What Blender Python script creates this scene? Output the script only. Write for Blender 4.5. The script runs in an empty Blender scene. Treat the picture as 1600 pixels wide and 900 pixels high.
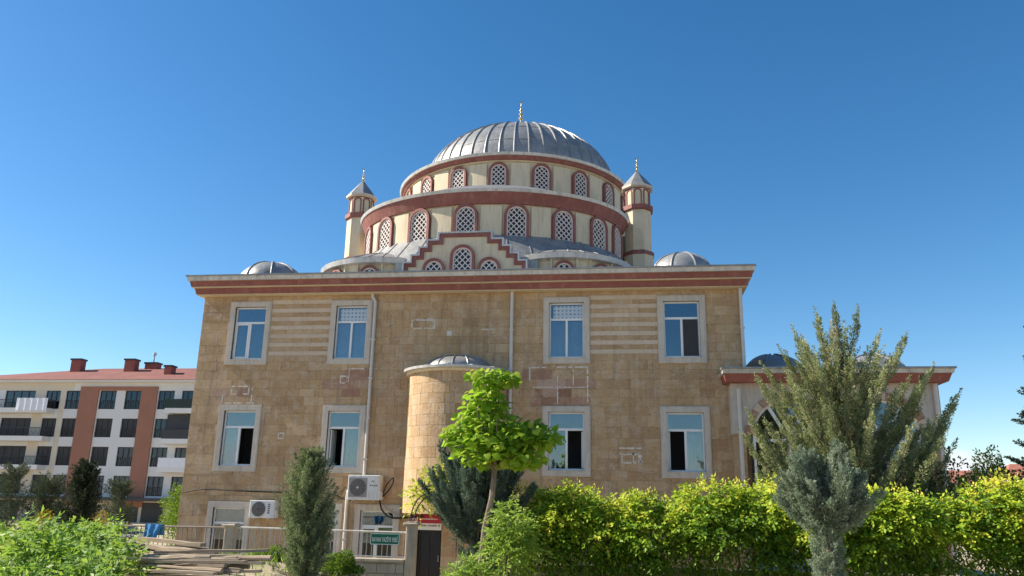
import bpy, math, random
import numpy as np
from mathutils import Matrix, Vector
random.seed(7); rng = np.random.default_rng(11)
PI = math.pi; R = math.radians
scene = bpy.context.scene; col = scene.collection

# ------------------------------------------------------------------ camera
cam = bpy.data.cameras.new('camera'); cam.sensor_width = 36; cam.lens = 36*1250/1600
cam.clip_start = 0.1; cam.clip_end = 6000
co = bpy.data.objects.new('camera', cam); col.objects.link(co); scene.camera = co
def cam_matrix(pitch, yaw, roll, loc):
    cy, sy, cp, sp = math.cos(yaw), math.sin(yaw), math.cos(pitch), math.sin(pitch)
    fwd = Vector((-sy*cp, cy*cp, sp)); right = Vector((cy, sy, 0)); up = right.cross(fwd)
    r = right*math.cos(roll)+up*math.sin(roll); u = -right*math.sin(roll)+up*math.cos(roll)
    m = Matrix((r, u, -fwd)).transposed().to_4x4(); m.translation = loc
    return m
co.matrix_world = cam_matrix(R(15.13), R(7.98), R(1.15), Vector((0, 0, 1.7)))

# ------------------------------------------------------------------ sky, sun, exposure
SUN_EL, SUN_AZ = R(36.5), R(0.8)         # sun stands to the left, a hair in front of the facade plane
sdir = Vector((-math.cos(SUN_AZ)*math.cos(SUN_EL), -math.sin(SUN_AZ)*math.cos(SUN_EL), math.sin(SUN_EL)))
world = bpy.data.worlds.new('World'); scene.world = world; world.use_nodes = True
wn = world.node_tree.nodes; wl = world.node_tree.links; wn.clear()
wo = wn.new('ShaderNodeOutputWorld'); wb = wn.new('ShaderNodeBackground'); wb.inputs[1].default_value = 0.089
sky = wn.new('ShaderNodeTexSky'); sky.sky_type = 'NISHITA'; sky.sun_disc = False
sky.sun_elevation = SUN_EL; sky.sun_rotation = math.atan2(sdir.x, sdir.y)
sky.altitude = 900; sky.air_density = 1.0; sky.dust_density = 0.5; sky.ozone_density = 1.2
# low fair-weather cloud bank all round the horizon
tc = wn.new('ShaderNodeTexCoord'); sep = wn.new('ShaderNodeSeparateXYZ'); wl.new(tc.outputs['Generated'], sep.inputs[0])
mp = wn.new('ShaderNodeMapping'); mp.inputs['Scale'].default_value = (5, 5, 16); wl.new(tc.outputs['Generated'], mp.inputs[0])
nz = wn.new('ShaderNodeTexNoise'); nz.inputs['Scale'].default_value = 2.2; nz.inputs['Detail'].default_value = 7; nz.inputs['Roughness'].default_value = .55
wl.new(mp.outputs[0], nz.inputs['Vector'])
hm = wn.new('ShaderNodeMapRange'); hm.inputs['From Min'].default_value = 0.02; hm.inputs['From Max'].default_value = 0.105
hm.inputs['To Min'].default_value = 0.36; hm.inputs['To Max'].default_value = -0.40; wl.new(sep.outputs['Z'], hm.inputs['Value'])
ad = wn.new('ShaderNodeMath'); ad.operation = 'ADD'; wl.new(nz.outputs['Fac'], ad.inputs[0]); wl.new(hm.outputs[0], ad.inputs[1])
cr = wn.new('ShaderNodeMapRange'); cr.inputs['From Min'].default_value = 0.50; cr.inputs['From Max'].default_value = 0.66; wl.new(ad.outputs[0], cr.inputs['Value'])
mx = wn.new('ShaderNodeMix'); mx.data_type = 'RGBA'; wl.new(cr.outputs[0], mx.inputs[0]); hs = wn.new('ShaderNodeHueSaturation'); hs.inputs['Hue'].default_value = .498; hs.inputs['Saturation'].default_value = 1.36; wl.new(sky.outputs[0], hs.inputs['Color']); wl.new(hs.outputs[0], mx.inputs[6])
mx.inputs[7].default_value = (5.8, 5.9, 6.1, 1)
wl.new(mx.outputs[2], wb.inputs[0]); wl.new(wb.outputs[0], wo.inputs[0])
sun = bpy.data.lights.new('sun', 'SUN'); sun.energy = 5.0; sun.angle = R(0.53); sun.color = (1.0, 0.91, 0.77)
so = bpy.data.objects.new('sun', sun); col.objects.link(so); so.rotation_euler = sdir.to_track_quat('Z', 'Y').to_euler(); so.location = (-60, -10, 60)
vs = scene.view_settings; vs.view_transform = 'Standard'; vs.look = 'None'; vs.exposure = 0.92; vs.gamma = 1.0
scene.render.engine = 'CYCLES'
scene.cycles.max_bounces = 6; scene.cycles.diffuse_bounces = 3; scene.cycles.glossy_bounces = 3
scene.cycles.transmission_bounces = 4; scene.cycles.transparent_max_bounces = 8

# ------------------------------------------------------------------ materials
MATS = {}
class NT:
    def __init__(s, name):
        s.m = bpy.data.materials.new(name); s.m.use_nodes = True; s.t = s.m.node_tree; s.n = s.t.nodes; s.l = s.t.links
        s.b = s.n['Principled BSDF']; MATS[name] = s.m
        s.tc = s.n.new('ShaderNodeTexCoord')
    def noise(s, scale, detail=4, rough=.55, vec=None, stretch=None, coord='Object'):
        n = s.n.new('ShaderNodeTexNoise'); n.inputs['Scale'].default_value = scale; n.inputs['Detail'].default_value = detail; n.inputs['Roughness'].default_value = rough
        v = s.tc.outputs[coord]
        if stretch:
            mp = s.n.new('ShaderNodeMapping'); mp.inputs['Scale'].default_value = stretch; s.l.new(v, mp.inputs[0]); v = mp.outputs[0]
        s.l.new(v, n.inputs['Vector']); return n.outputs['Fac']
    def ramp(s, fac, stops):
        r = s.n.new('ShaderNodeValToRGB'); e = r.color_ramp.elements
        while len(e) < len(stops): e.new(0.5)
        for el, (p, c) in zip(e, stops): el.position = p; el.color = (*c, 1) if len(c) == 3 else c
        s.l.new(fac, r.inputs[0]); return r.outputs[0]
    def mix(s, fac, a, b, mode='MIX'):
        m = s.n.new('ShaderNodeMix'); m.data_type = 'RGBA'; m.blend_type = mode
        if isinstance(fac, (int, float)): m.inputs[0].default_value = fac
        else: s.l.new(fac, m.inputs[0])
        for i, x in ((6, a), (7, b)):
            if isinstance(x, tuple): m.inputs[i].default_value = (*x, 1)
            else: s.l.new(x, m.inputs[i])
        return m.outputs[2]
    def attr(s, name):
        a = s.n.new('ShaderNodeAttribute'); a.attribute_name = name; return a.outputs['Fac']
    def rnd(s): return s.n.new('ShaderNodeObjectInfo').outputs['Random']
    def math(s, op, a, b):
        m = s.n.new('ShaderNodeMath'); m.operation = op
        for i, x in ((0, a), (1, b)):
            if isinstance(x, (int, float)): m.inputs[i].default_value = x
            else: s.l.new(x, m.inputs[i])
        return m.outputs[0]
    def color(s, c):
        if isinstance(c, tuple): s.b.inputs['Base Color'].default_value = (*c, 1)
        else: s.l.new(c, s.b.inputs['Base Color'])
    def bump(s, h, strength=.3, dist=.02):
        b = s.n.new('ShaderNodeBump'); b.inputs['Strength'].default_value = strength; b.inputs['Distance'].default_value = dist
        s.l.new(h, b.inputs['Height']); s.l.new(b.outputs[0], s.b.inputs['Normal'])
    def set(s, **k):
        for a, v in k.items(): s.b.inputs[a.replace('_', ' ')].default_value = v
        return s.m

def stone(name, c0, c1, c2, k=1.0):
    n = NT(name)
    c = n.ramp(n.attr('tone'), [(0, c0), (.5, c1), (1, c2)])
    def blot(c, sc, det, ro, lo, hi, amt, colr, st=None): return n.mix(n.math('MULTIPLY', n.ramp(n.noise(sc, det, ro, stretch=st), [(lo, (0, 0, 0)), (hi, (1, 1, 1))]), amt*k), c, colr)
    c = blot(c, .8, 5, .6, .42, .68, .5, tuple(x*.70 for x in c1))                  # broad darker weathering
    c = blot(c, 1.3, 6, .65, .50, .72, .5, (.46, .335, .26))                         # pinkish patches
    c = blot(c, 3.0, 6, .68, .50, .62, .6, (.55, .43, .30))                        # pale crust
    c = blot(c, 8, 6, .7, .55, .64, .45, (.22, .135, .075), (1, 1, 2.0))             # pits and veins
    c = blot(c, 19, 6, .75, .58, .66, .6, (.62, .53, .41), (1.6, 1.6, 1))            # chips
    c = blot(c, 1.6, 5, .6, .52, .75, .4, (.17, .115, .075), (4, 4, .3))             # rain streaks
    n.color(c); n.bump(n.noise(16, 9, .75), .8, .03); n.set(Roughness=.92); return n.m
stone('stone', (.385, .235, .115), (.50, .33, .17), (.60, .43, .25), 1.0)
stone('pale_stone', (.56, .435, .31), (.62, .50, .37), (.68, .56, .43), .35)
stone('rough_stone', (.27, .135, .085), (.40, .225, .145), (.52, .36, .27), .7)
def plain(name, c, rough=.8, var=.12, sc=3.0, metal=0.0, dirt=None, bump=0.1, bs=30):
    n = NT(name)
    d = tuple(x*(1-2*var) for x in c)
    k = n.mix(n.ramp(n.noise(sc, 6, .6), [(.3, (0, 0, 0)), (.7, (1, 1, 1))]), d, c)
    if dirt:
        k = n.mix(n.math('MULTIPLY', n.ramp(n.noise(2.2, 6, .65, stretch=(2.5, 2.5, .4)), [(.50, (0, 0, 0)), (.70, (1, 1, 1))]), .6), k, dirt)
        k = n.mix(n.math('MULTIPLY', n.ramp(n.noise(5, 6, .7, stretch=(3, 3, .25)), [(.56, (0, 0, 0)), (.68, (1, 1, 1))]), .45), k, tuple(x*.62 for x in dirt))
    n.color(k)
    if bump: n.bump(n.noise(bs, 5, .6), bump, .02)
    n.set(Roughness=rough, Metallic=metal); return n.m
plain('frame_stone', (.60, .53, .44), .8, .08, 4, dirt=(.38, .33, .27))
plain('cream', (.66, .565, .395), .85, .07, 1.0, dirt=(.45, .365, .25))
plain('red_paint', (.27, .088, .07), .7, .16, 1.6, dirt=(.33, .17, .14))
plain('fascia', (.60, .59, .56), .45, .14, 3, .25, dirt=(.20, .19, .18))
plain('lattice_white', (.70, .62, .56), .7, .04, 5)
plain('pvc', (.78, .78, .76), .35, .03, 3, bump=0)
plain('pipe', (.62, .58, .52), .45, .07, 4, bump=0)
plain('dark_room', (.16, .15, .14), .9, .1, 2, bump=0)
plain('curtain', (.58, .60, .61), .9, .12, 5, bump=0)
plain('concrete', (.54, .465, .365), .9, .14, 5, dirt=(.20, .18, .15), bump=.3)
plain('wall_block', (.42, .385, .32), .9, .15, 3, dirt=(.22, .20, .17), bump=.4)
plain('rail_white', (.62, .58, .52), .5, .12, 6, dirt=(.33, .22, .15), bump=0)
plain('black_metal', (.022, .022, .024), .4, .2, 6, .2, bump=0)
plain('black_rubber', (.012, .012, .012), .6, .1, 6, bump=0)
plain('ac_white', (.68, .68, .66), .4, .05, 3, dirt=(.45, .43, .39), bump=0)
plain('ac_dark', (.075, .07, .068), .5, .1, 8, bump=0)
plain('sign_green', (.004, .16, .085), .4, .05, 5, bump=0)
plain('sign_white', (.78, .80, .78), .4, .03, 5, bump=0)
plain('sign_red', (.42, .012, .03), .4, .05, 5, bump=0)
plain('sign_ink', (.10, .03, .03), .5, .05, 5, bump=0)
plain('apartment_white', (.70, .69, .66), .85, .03, .3, bump=0)
plain('apartment_cream', (.66, .58, .45), .85, .03, .3, bump=0)
plain('apartment_brick', (.36, .165, .105), .85, .08, .6, bump=0)
plain('apartment_dark', (.035, .033, .035), .5, .2, .8, bump=0)
plain('shutter', (.045, .042, .04), .6, .25, 1.2, bump=0)
plain('sheer', (.42, .41, .40), .9, .15, 2, bump=0)
plain('bark', (.26, .20, .145), .95, .25, 9, bump=.8, bs=18)
plain('blue_cloth', (.05, .24, .52), .8, .12, 6, bump=.2)
plain('laundry', (.74, .76, .80), .9, .05, 3, bump=0)
plain('car_paint', (.62, .63, .64), .25, .03, 1, .2, bump=0)
plain('rusty_brick', (.46, .25, .15), .9, .2, 9)
plain('gold', (.62, .50, .26), .3, .05, 4, .9, bump=0)
plain('tan_paving', (.46, .39, .30), .95, .15, .7, bump=.3)  # pale street paving, tinted to bounce warm light onto the facade
plain('far_roof', (.40, .15, .10), .9, .15, 1)
# lead sheet
n = NT('lead'); k = n.ramp(n.noise(1.7, 6, .6), [(.3, (.19, .195, .20)), (.7, (.33, .33, .32))])
k = n.mix(n.math('MULTIPLY', n.ramp(n.noise(7, 5, .6), [(.5, (0, 0, 0)), (.75, (1, 1, 1))]), .4), k, (.42, .405, .38))
n.color(k); n.bump(n.noise(5, 4, .5), .25, .05); n.set(Metallic=.35, Roughness=.48)
n = NT('roof_tile'); w = n.n.new('ShaderNodeTexWave'); w.bands_direction = 'X'; w.inputs['Scale'].default_value = 1.1; w.inputs['Distortion'].default_value = .6; n.l.new(n.tc.outputs['Object'], w.inputs['Vector'])
k = n.mix(n.ramp(n.noise(.5, 6, .6), [(.35, (0, 0, 0)), (.65, (1, 1, 1))]), (.20, .072, .058), (.255, .095, .075)); n.color(k); n.bump(w.outputs['Fac'], .5, .08); n.set(Roughness=.9)
n = NT('ground'); k = n.ramp(n.noise(.35, 8, .65), [(.35, (.34, .27, .185)), (.55, (.46, .375, .26)), (.72, (.26, .24, .12))]); n.color(k); n.bump(n.noise(6, 6, .7), .6, .05); n.set(Roughness=.95)
n = NT('timber'); k = n.ramp(n.noise(3.5, 7, .65, stretch=(.6, 9, 9)), [(.3, (.25, .20, .145)), (.55, (.42, .345, .255)), (.75, (.56, .475, .365))])
k = n.mix(.6, k, n.ramp(n.rnd(), [(0, (.62, .55, .48)), (.5, (1, .95, .88)), (1, (.80, .66, .52))]), 'MULTIPLY'); n.color(k); n.bump(n.noise(8, 5, .6, stretch=(.4, 8, 8)), .5, .01); n.set(Roughness=.9)
# glass that mirrors part of the sky, rest shows the room
def glass(name, tint, refl, rough=.02):
    n = NT(name); n.n.remove(n.b); out = [x for x in n.n if x.type == 'OUTPUT_MATERIAL'][0]
    g = n.n.new('ShaderNodeBsdfGlossy'); g.inputs['Roughness'].default_value = rough; g.inputs['Color'].default_value = (.80, .92, 1, 1)
    t = n.n.new('ShaderNodeBsdfTransparent'); t.inputs['Color'].default_value = (*tint, 1)
    f = n.n.new('ShaderNodeFresnel'); f.inputs['IOR'].default_value = 1.5
    bm = n.n.new('ShaderNodeBump'); bm.inputs['Strength'].default_value = .06; bm.inputs['Distance'].default_value = .02
    n.l.new(n.noise(1.6, 2, .4), bm.inputs['Height']); n.l.new(bm.outputs[0], g.inputs['Normal'])
    mxs = n.n.new('ShaderNodeMixShader'); n.l.new(n.math('ADD', n.math('MULTIPLY', f.outputs[0], .8), refl), mxs.inputs[0])
    n.l.new(t.outputs[0], mxs.inputs[1]); n.l.new(g.outputs[0], mxs.inputs[2]); n.l.new(mxs.outputs[0], out.inputs[0]); return n.m
glass('glass', (.74, .78, .80), .12); glass('dark_glass', (.3, .33, .35), .03); glass('wing_glass', (.5, .56, .58), .12)
# printed window film: rows of small blue rosettes
n = NT('film'); bt = n.n.new('ShaderNodeTexBrick'); bt.offset = 0; bt.inputs['Scale'].default_value = 1
bt.inputs['Color1'].default_value = (.14, .22, .33, 1); bt.inputs['Color2'].default_value = (.22, .31, .42, 1); bt.inputs['Mortar'].default_value = (.48, .55, .61, 1)
bt.inputs['Mortar Size'].default_value = .035; bt.inputs['Brick Width'].default_value = .13; bt.inputs['Row Height'].default_value = .13
mpn = n.n.new('ShaderNodeMapping'); mpn.inputs['Rotation'].default_value = (R(90), 0, 0); n.l.new(n.tc.outputs['Object'], mpn.inputs[0]); n.l.new(mpn.outputs[0], bt.inputs['Vector'])
n.color(bt.outputs['Color']); n.set(Roughness=.3)
def leafmat(name, stops, trans=.4, tcol=(.45, .62, .06), rough=.5):
    n = NT(name); c = n.ramp(n.attr('tone'), stops); n.color(c); n.set(Roughness=rough)
    n.b.inputs['Specular IOR Level'].default_value = .16
    out = [x for x in n.n if x.type == 'OUTPUT_MATERIAL'][0]
    t = n.n.new('ShaderNodeBsdfTranslucent'); n.l.new(n.mix(.65, c, tcol), t.inputs['Color'])
    m = n.n.new('ShaderNodeMixShader'); m.inputs[0].default_value = trans
    n.l.new(n.b.outputs[0], m.inputs[1]); n.l.new(t.outputs[0], m.inputs[2]); n.l.new(m.outputs[0], out.inputs[0]); return n.m
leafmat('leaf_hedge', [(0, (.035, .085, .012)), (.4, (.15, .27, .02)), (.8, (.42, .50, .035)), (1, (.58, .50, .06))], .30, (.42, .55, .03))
leafmat('leaf_catalpa', [(0, (.10, .20, .02)), (.6, (.26, .39, .03)), (1, (.48, .55, .06))], .52, (.34, .58, .04))
leafmat('leaf_shrub', [(0, (.09, .17, .02)), (.55, (.20, .31, .04)), (1, (.38, .44, .08))], .38, (.36, .52, .06))
leafmat('leaf_weed', [(0, (.05, .13, .02)), (.5, (.14, .28, .04)), (.85, (.30, .42, .08)), (1, (.46, .48, .12))], .38, (.38, .55, .06))
leafmat('leaf_box', [(0, (.03, .07, .01)), (.6, (.08, .16, .02)), (1, (.20, .30, .04))], .3, (.30, .45, .04))
leafmat('needle_cypress', [(0, (.11, .135, .075)), (.6, (.25, .28, .16)), (1, (.42, .43, .27))], .30, (.2, .3, .08), .7)
leafmat('needle_juniper', [(0, (.14, .165, .08)), (.5, (.33, .36, .18)), (.85, (.46, .48, .27)), (1, (.50, .38, .22))], .30, (.25, .32, .08), .7)
leafmat('needle_blue', [(0, (.12, .155, .105)), (.6, (.27, .325, .225)), (1, (.43, .48, .35))], .30, (.22, .32, .2), .7)
leafmat('needle_deep', [(0, (.055, .085, .06)), (.6, (.125, .175, .13)), (1, (.22, .28, .21))], .30, (.12, .2, .13), .7)
leafmat('needle_dark', [(0, (.018, .026, .016)), (.6, (.042, .058, .034)), (1, (.085, .10, .055))], .1, (.1, .14, .05), .7)
leafmat('leaf_gold', [(0, (.12, .11, .01)), (.6, (.25, .20, .02)), (1, (.40, .30, .04))], .35, (.5, .38, .03))

# ------------------------------------------------------------------ mesh helpers
class MB:
    def __init__(s): s.v = []; s.f = []; s.t = []
    def face(s, pts, tone=.5):
        i = len(s.v); s.v += [tuple(p) for p in pts]; s.f.append(tuple(range(i, i+len(pts)))); s.t.append(tone)
    def box(s, x0, x1, y0, y1, z0, z1, tone=.5, bev=0):
        i = len(s.v)
        if bev:      # chamfered front (-y) edges
            s.v += [(x0, y1, z0), (x1, y1, z0), (x1, y1, z1), (x0, y1, z1), (x0, y0+bev, z0), (x1, y0+bev, z0), (x1, y0+bev, z1), (x0, y0+bev, z1),
                    (x0+bev, y0, z0+bev), (x1-bev, y0, z0+bev), (x1-bev, y0, z1-bev), (x0+bev, y0, z1-bev)]
            fs = [(0, 3, 2, 1), (0, 1, 5, 4), (1, 2, 6, 5), (2, 3, 7, 6), (3, 0, 4, 7), (4, 5, 9, 8), (5, 6, 10, 9), (6, 7, 11, 10), (7, 4, 8, 11), (8, 9, 10, 11)]
        else:
            s.v += [(x0, y0, z0), (x1, y0, z0), (x1, y1, z0), (x0, y1, z0), (x0, y0, z1), (x1, y0, z1), (x1, y1, z1), (x0, y1, z1)]
            fs = [(0, 3, 2, 1), (4, 5, 6, 7), (0, 1, 5, 4), (1, 2, 6, 5), (2, 3, 7, 6), (3, 0, 4, 7)]
        s.f += [tuple(a+i for a in q) for q in fs]; s.t += [tone]*len(fs); return s
    def prism(s, poly, y0, y1, tone=.5):     # poly: (x, z) list, counter-clockwise seen from -y
        i = len(s.v); k = len(poly)
        s.v += [(x, y0, z) for x, z in poly]+[(x, y1, z) for x, z in poly]
        s.f.append(tuple(range(i, i+k))); s.f.append(tuple(range(i+2*k-1, i+k-1, -1)))
        for a in range(k):
            b = (a+1) % k; s.f.append((i+b, i+a, i+k+a, i+k+b))
        s.t += [tone]*(k+2); return s
    def ring(s, outer, inner, y0, y1, closed=False, tone=.5):   # two equal-length (x, z) rows -> solid band
        k = len(outer); i = len(s.v)
        for rw, y in ((outer, y0), (inner, y0), (outer, y1), (inner, y1)): s.v += [(x, y, z) for x, z in rw]
        m = k if closed else k-1
        for a in range(m):
            b = (a+1) % k
            s.f += [(i+a, i+k+a, i+k+b, i+b), (i+2*k+a, i+2*k+b, i+3*k+b, i+3*k+a), (i+a, i+b, i+2*k+b, i+2*k+a), (i+k+b, i+k+a, i+3*k+a, i+3*k+b)]; s.t += [tone]*4
        if not closed:
            for a in (0, k-1): s.f.append((i+a, i+2*k+a, i+3*k+a, i+k+a)); s.t.append(tone)
        return s
    def lathe(s, prof, cx, cy, n=48, a0=0, a1=2*PI, ex=1.0, ey=1.0, tone=.5):   # angle 0 faces -y
        i = len(s.v); m = len(prof); full = abs(a1-a0-2*PI) < 1e-6; k = n if full else n+1
        for j in range(k):
            a = a0+(a1-a0)*j/n
            for r, z in prof: s.v.append((cx+ex*r*math.sin(a), cy-ey*r*math.cos(a), z))
        for j in range(n):
            jn = (j+1) % k
            for q in range(m-1):
                s.f.append((i+j*m+q, i+jn*m+q, i+jn*m+q+1, i+j*m+q+1)); s.t.append(tone)
        return s
    def tube(s, pts, r, n=8, tone=.5, cap=True):
        pts = [Vector(p) for p in pts]; i = len(s.v); k = len(pts)
        rr = r if isinstance(r, (list, tuple)) else [r]*k
        prev = None
        for a, p in enumerate(pts):
            d = (pts[min(a+1, k-1)]-pts[max(a-1, 0)]).normalized()
            if prev is None: u = d.orthogonal().normalized()
            else: u = (prev-d*prev.dot(d)).normalized()
            prev = u; w = d.cross(u)
            for b in range(n):
                t = 2*PI*b/n; q = p+(u*math.cos(t)+w*math.sin(t))*rr[a]; s.v.append(tuple(q))
        for a in range(k-1):
            for b in range(n):
                c = (b+1) % n; s.f.append((i+a*n+b, i+a*n+c, i+(a+1)*n+c, i+(a+1)*n+b)); s.t.append(tone)
        if cap: s.f.append(tuple(i+b for b in range(n-1, -1, -1))); s.f.append(tuple(i+(k-1)*n+b for b in range(n))); s.t += [tone]*2
        return s
    def mesh(s, name, mat, smooth=False):
        me = bpy.data.meshes.new(name); me.from_pydata(s.v, [], s.f); me.materials.append(MATS[mat])
        at = me.attributes.new('tone', 'FLOAT', 'FACE'); at.data.foreach_set('value', s.t)
        if smooth:
            me.polygons.foreach_set('use_smooth', [True]*len(s.f))
            try: me.set_sharp_from_angle(angle=R(35))
            except Exception: pass
        return me
    def build(s, name, mat, parent=None, smooth=False): return obj(name, s.mesh(name, mat, smooth), parent)
def wm(o):
    return (wm(o.parent) @ o.matrix_parent_inverse @ o.matrix_basis) if o.parent else o.matrix_basis.copy()
def obj(name, me, parent=None, local=False):
    o = bpy.data.objects.new(name, me); col.objects.link(o)
    if parent is not None:
        o.parent = parent
        if not local: o.matrix_parent_inverse = wm(parent).inverted()
    return o
def tag(o, label=None, cat=None, group=None, kind=None):
    if label: o['label'] = label
    if cat: o['category'] = cat
    if group: o['group'] = group
    if kind: o['kind'] = kind
    return o
def thing(name, loc, label, cat, group=None):
    o = obj(name, None); o.location = loc; return tag(o, label, cat, group)
def holed(mb, x0, x1, z0, z1, holes, yf, yb, tone=.5):      # wall sheet with openings and jambs
    xs = sorted({x0, x1, *[min(max(h[i], x0), x1) for h in holes for i in (0, 1)]}); zs = sorted({z0, z1, *[min(max(h[i], z0), z1) for h in holes for i in (2, 3)]})
    for a, b in zip(xs, xs[1:]):
        for c, d in zip(zs, zs[1:]):
            mxx, mzz = (a+b)/2, (c+d)/2
            if any(h[0] < mxx < h[1] and h[2] < mzz < h[3] for h in holes): continue
            mb.face([(a, yf, c), (b, yf, c), (b, yf, d), (a, yf, d)], tone)
    for a, b, c, d in holes:
        mb.face([(a, yf, c), (a, yf, d), (a, yb, d), (a, yb, c)], tone); mb.face([(b, yf, d), (b, yf, c), (b, yb, c), (b, yb, d)], tone)
        mb.face([(a, yf, d), (b, yf, d), (b, yb, d), (a, yb, d)], tone); mb.face([(b, yf, c), (a, yf, c), (a, yb, c), (b, yb, c)], tone)
    return mb
def arch(cx, zb, w, zt, n=14):        # round-headed outline from lower left over the top to lower right
    r = w/2; zs = zt-r
    return [(cx-r, zb)]+[(cx-r*math.cos(PI*i/n), zs+r*math.sin(PI*i/n)) for i in range(n+1)]+[(cx+r, zb)]

# ------------------------------------------------------------------ ground
F = 25.417           # facade plane
g = MB(); g.face([(-1500, -300, -1.1), (1500, -300, -1.1), (1500, 3000, -1.1), (-1500, 3000, -1.1)]); tag(g.build('ground', 'ground'), kind='structure')
def gz(x, y):
    b = .52*max(0, min(1, (-4.6-x)/1.6))*max(0, min(1, (y-6)/3))
    return b+.03*math.sin(1.7*x+.4)*math.sin(1.3*y)
g = MB(); xs = np.linspace(-30, 30, 81); ys = np.linspace(-30, 16.82, 61); i0 = 0
for x in xs:
    for y in ys: g.v.append((x, y, gz(x, y) if y < 16.6 else .0))
for a in range(80):
    for b in range(60): q = a*61+b; g.f.append((q, q+61, q+62, q+1)); g.t.append(.5)
g.box(-30, 30, 16.62, 16.82, -1.1, -.02)
tag(g.build('garden_terrace', 'ground'), kind='structure')
g = MB(); g.face([(-30, -30, .06), (30, -30, .06), (30, 5.5, .06), (-30, 5.5, .06)]); tag(g.build('street', 'tan_paving'), kind='structure')

# ------------------------------------------------------------------ the mosque
XL, XR = -14.40, 3.84; XC = -5.25
mosque = thing('mosque', (XC, 34, -1.1), 'brown stone mosque with grey lead dome and cream drums', 'mosque')
WX = [(-13.39, -11.89), (-9.76, -8.28), (-2.51, -.99), (1.16, 2.68)]
WU, WL_, WB = (6.09, 8.30), (2.56, 4.74), (-.55, 1.62)
BX = [(-13.40, -11.91), (-10.34, -8.86), (-8.45, -6.97)]
DOOR = (-6.42, -5.62, -1.1, .88)
wins = [(x0, x1, *WU) for x0, x1 in WX]+[(x0, x1, *WL_) for x0, x1 in WX]+[(x0, x1, *WB) for x0, x1 in BX]
S = .19
holes = [(a+S, b-S, c+S, d-S) for a, b, c, d in wins]+[DOOR]
m = MB(); holed(m, XL+.02, XR-.02, -1.1, 8.5, holes, F+.011, F+.4)
m.box(XL, XL+.3, F+.06, 50, -1.1, 8.5); m.box(XR-.3, XR, F+.06, 50, -1.1, 8.5); m.box(XL, XR, 49.7, 50, -1.1, 8.5)
facade = m.build('facade_wall', 'stone', mosque)
# --- stone facing
BAYR = 1.6
stripe = [(-11.89, -9.76, 6.405, 8.342), (-.99, 1.16, 6.405, 8.342)]
avoid = [(a, b, c, d) for a, b, c, d in wins]+[DOOR]+stripe
def clip(b, avoid):
    out = [b]
    for A in avoid:
        nxt = []
        for x0, x1, z0, z1 in out:
            if A[0] >= x1-1e-4 or A[1] <= x0+1e-4 or A[2] >= z1-1e-4 or A[3] <= z0+1e-4: nxt.append((x0, x1, z0, z1)); continue
            if x0 < A[0]: nxt.append((x0, A[0], z0, z1))
            if x1 > A[1]: nxt.append((A[1], x1, z0, z1))
            c0, c1 = max(x0, A[0]), min(x1, A[1])
            if z0 < A[2]: nxt.append((c0, c1, z0, A[2]))
            if z1 > A[3]: nxt.append((c0, c1, A[3], z1))
        out = nxt
    return [q for q in out if q[1]-q[0] > .03 and q[3]-q[2] > .03]
blocks = []
z = -1.1; row = 0
while z < 8.47:
    h = random.choice((.26, .30, .31, .36)); z1 = min(8.485, z+h)
    if 8.485-z1 < .15: z1 = 8.485
    x = XL+(random.random()*.4 if row % 2 else 0)
    if x > XL: blocks += [(q, 'stone') for q in clip((XL, x, z, z1), avoid)]
    while x < XR-.01:
        w = random.choice((.24, .36, .46, .52, .60, .74, .95)); x1 = min(XR, x+w)
        if XR-x1 < .2: x1 = XR
        blocks += [(q, 'stone') for q in clip((x, x1, z, z1), avoid)]; x = x1
    z = z1; row += 1
for sx0, sx1, sz0, sz1 in stripe:
    hb = (sz1-sz0)/13
    for i in range(13):
        cuts = [sx0, sx0+random.uniform(.6, .9), sx0+random.uniform(1.2, 1.6), sx1]
        for a, b in zip(cuts, cuts[1:]): blocks.append(((a, b, sz0+i*hb, sz0+(i+1)*hb), 'pale_stone' if i % 2 == 0 else 'stone'))
# repaired patches: rough reddish stones
patches = [(-13.45, -12.3, 4.78, 5.35), (-9.4, -8.35, 5.05, 5.95), (-2.95, -1.02, 4.75, 5.98), (-.15, .75, 2.95, 3.35)]
def inpatch(q): return any(p[0] < (q[0]+q[1])/2 < p[1] and p[2] < (q[2]+q[3])/2 < p[3] for p in patches)
J = .0028
def stone_box(mb, q, mat):
    x0, x1, z0, z1 = q; t = min(1, max(0, random.gauss(.48, .18))); d = random.uniform(-.002, .002)
    mb.box(x0+J, x1-J, F+d, F+.02, z0+J, z1-J, t, bev=.003)
order = sorted(range(len(blocks)), key=lambda i: -((blocks[i][0][1]-blocks[i][0][0])*(blocks[i][0][3]-blocks[i][0][2]) if blocks[i][0][2] > 1.7 and not (-6.9 < (blocks[i][0][0]+blocks[i][0][1])/2 < -3.6 and blocks[i][0][3] < 6) else 0))
single = set(order[:290]); rest = {'stone': MB(), 'pale_stone': MB(), 'rough_stone': MB()}
for i, (q, mt) in enumerate(blocks):
    if inpatch(q) and random.random() < .8: mt = 'rough_stone'
    if i in single: mb = MB(); stone_box(mb, q, mt); mb.build('stone_block', mt, facade)
    else: stone_box(rest[mt], q, mt)
for k, mb in rest.items():
    if mb.v: tag(mb.build('facing_stones', k, facade), kind='stuff')
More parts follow.
